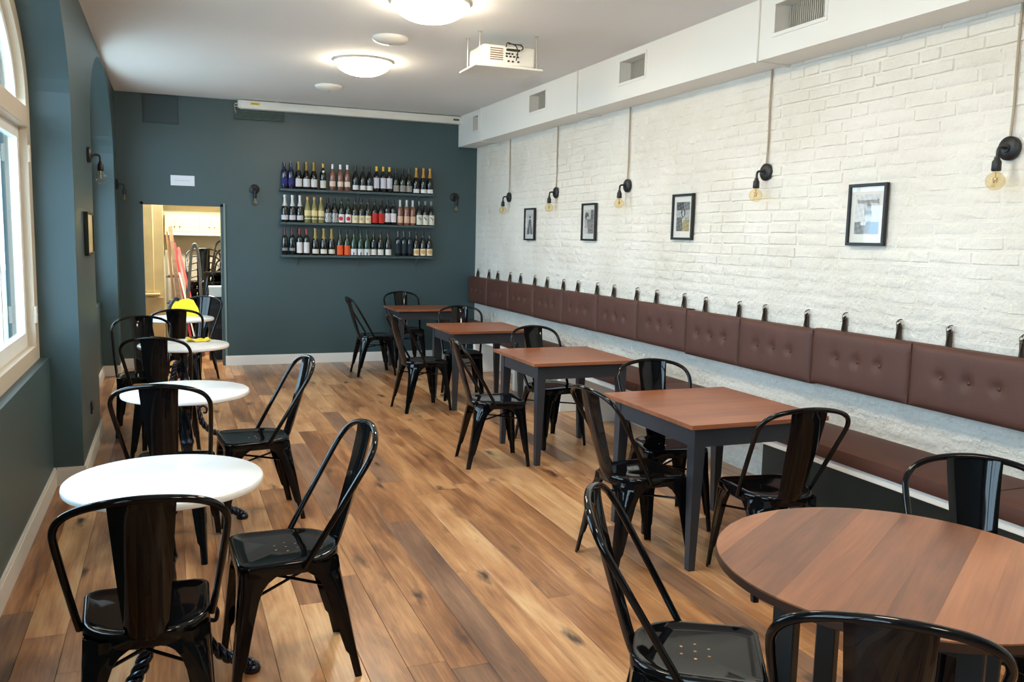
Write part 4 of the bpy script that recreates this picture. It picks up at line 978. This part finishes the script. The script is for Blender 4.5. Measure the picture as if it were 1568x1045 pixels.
# wall cabinets
cu = tag(empty('wall_cabinet', (-0.05, SY1, 1.60)), 'cream wall cabinets with small knobs at the back of the store room', 'cabinet')
MB().box(0, 1.25, -0.34, 0, 0.0, 0.25).build('carcass', M_CREAM, cu)
MB().bbox(0, 1.3, -0.36, 0, -0.045, 0.0, 0.004).build('bottom_shelf', M_WHITE, cu)
MB().bbox(0, 1.25, -0.30, -0.01, 0.42, 0.46, 0.004).build('top_board', M_WHITE, cu)
for x0 in (0.0, 0.46, 0.92):
    d_ = MB().bbox(x0 + .004, x0 + .452, -0.36, -0.34, 0.004, 0.246, 0.003).build('door', M_CREAM, cu)
    for dx in (0.13, 0.20): MB().lathe([(0.005, 0), (0.005, 0.012), (0.011, 0.016), (0.009, 0.024), (0.001, 0.025)], 10, Matrix.Translation((x0 + dx, -0.36, 0.075)) @ Matrix.Rotation(R(90), 4, 'X')).build('knob', mat('brown_knob', srgb(96, 76, 40), 0.4), d_, 40)
# dark rack with leaning boards
rk = tag(empty('storage_rack', (-0.05, 12.65, 0)), 'dark storage rack behind the leaning boards in the store room', 'rack')
for x in (0, 0.17):
    for y in (0, 0.35): MB().box(x, x + .03, y, y + .03, 0, 1.35).build('upright', mat('grey_green_rack', srgb(150, 150, 130), 0.5), rk)
for z in (0.25, 0.62, 0.98): MB().bbox(0, .20, 0, .38, z, z + 0.02, .003).build('rack_shelf', M_IRON, rk)
def leaning(name, x_b, x_t, y_b, y_t, ln_top, wd, th, m_, label, cat):
    """board standing on the floor at (x_b, y_b), its head at (x_t, y_t, ln_top)"""
    a = Vector((x_b, y_b, th * .6)); b = Vector((x_t, y_t, ln_top)); d_ = (b - a).normalized(); u_ = Vector((1, 0, 0)) - d_ * d_.x; u_.normalize(); n_ = d_.cross(u_)
    vs_ = [p + u_ * (sx * wd / 2) + n_ * (sy_ * th / 2) for p in (a, b) for sx, sy_ in ((-1, -1), (1, -1), (1, 1), (-1, 1))]
    o = MB().add(vs_, [(0, 1, 2, 3), (4, 5, 6, 7)] + [(k, (k + 1) % 4, 4 + (k + 1) % 4, 4 + k) for k in range(4)]).build(name, m_)
    return tag(o, label, cat)
leaning('plank_board', 0.105, -0.028, 11.92, 12.2, 1.66, 0.03, 0.02, mat('tan_board', srgb(200, 166, 132), 0.6), 'narrow tan board leaning beside the cream cupboard', 'board')
leaning('plank_board', 0.165, 0.022, 11.86, 12.16, 1.67, 0.05, 0.02, M_PLY, 'grey-brown board leaning in the middle of the store room', 'board')
leaning('red_pole', 0.27, 0.065, 11.80, 12.17, 1.46, 0.03, 0.02, mat('red_paint', srgb(206, 60, 64), 0.5), 'red painted slat leaning next to the brown board', 'pole')
leaning('red_pole', 0.40, 0.115, 11.76, 12.15, 1.40, 0.03, 0.02, mat('pink_red_paint', srgb(222, 92, 96), 0.5), 'pinkish red slat leaning farther right', 'pole')
leaning('white_pole', 0.33, 0.085, 11.74, 12.12, 1.24, 0.018, 0.015, mat('white_slat', srgb(236, 232, 226), 0.5), 'thin white slat leaning between the two red slats', 'pole')
gp = tag(MB().tube(spline([(0.16, 11.62, 0.02), (0.19, 11.64, 0.5), (0.24, 11.66, 1.1), (0.265, 11.66, 1.36), (0.30, 11.66, 1.455), (0.335, 11.66, 1.38), (0.36, 11.66, 1.1), (0.37, 11.64, 0.5), (0.375, 11.62, 0.02)], 6), 0.019, 10).build('bent_pipe', mat('grey_plastic_pipe', srgb(112, 108, 100), 0.5), None, 60), 'thick grey pipe bent into an arch standing in the store room', 'pipe')
for k in range(6): chair(0.42, 12.55, 175, 'black metal chair in the middle stack of the store room, %s from the floor' % ('first', 'second', 'third', 'fourth', 'fifth', 'topmost')[k], z=0.095 * k, group='stacked chairs in the store room')
for k in range(6): chair(0.66, 12.02, 150, 'black metal chair in the right stack of the store room, %s from the floor' % ('first', 'second', 'third', 'fourth', 'fifth', 'topmost')[k], z=0.125 * k, group='stacked chairs in the store room')
crt = tag(empty('storage_crate', (0.45, 11.42, 0)), 'dark crate inside the doorway on the right, under the white box', 'crate')
MB().bbox(0, 0.27, 0, 0.22, 0, 0.80, .004).build('body', M_IRON, crt)
for z in (0.15, 0.4, 0.65): MB().bbox(-.004, .274, -.006, 0, z, z + .05, .002).build('rail', M_CHAR, crt)
bxo = tag(empty('cardboard_box', (0.46, 11.43, 0.80)), 'white box standing on the dark crate inside the doorway', 'box')
MB().bbox(0, 0.25, 0, 0.2, 0, 0.125, .004).build('body', M_WHITE, bxo); MB().bbox(-.004, .254, -.004, .204, 0.095, 0.13, .004).build('lid', M_WHITE, bxo)
yb = tag(empty('yellow_bag', (0.13, 9.42, 0.7505)), 'yellow bag with a black side on the marble table before the doorway', 'bag')
bm = bmesh.new(); bmesh.ops.create_cube(bm, size=1); bmesh.ops.subdivide_edges(bm, edges=bm.edges[:], cuts=3, use_grid_fill=True)
for v in bm.verts:
    z = v.co.z + .5; k = 1 - 0.22 * z * z; v.co = Vector((v.co.x * 0.27 * k + 0.012 * math.sin(z * 5), v.co.y * 0.14 * k + 0.008 * math.sin(v.co.x * 9), z * 0.165 + 0.012 * z * math.sin(v.co.x * 7)))
MB().bm(bm).build('bag_body', mat('yellow_bag_fabric', srgb(240, 220, 40), 0.6), yb, 60)
MB().tube(spline([(-0.125, -0.04, 0.02), (-0.135, -0.05, 0.09), (-0.105, -0.055, 0.155), (-0.075, -0.05, 0.178), (-0.05, -0.04, 0.165)], 5), 0.018, 8).build('black_side', M_IRON, yb, 60)
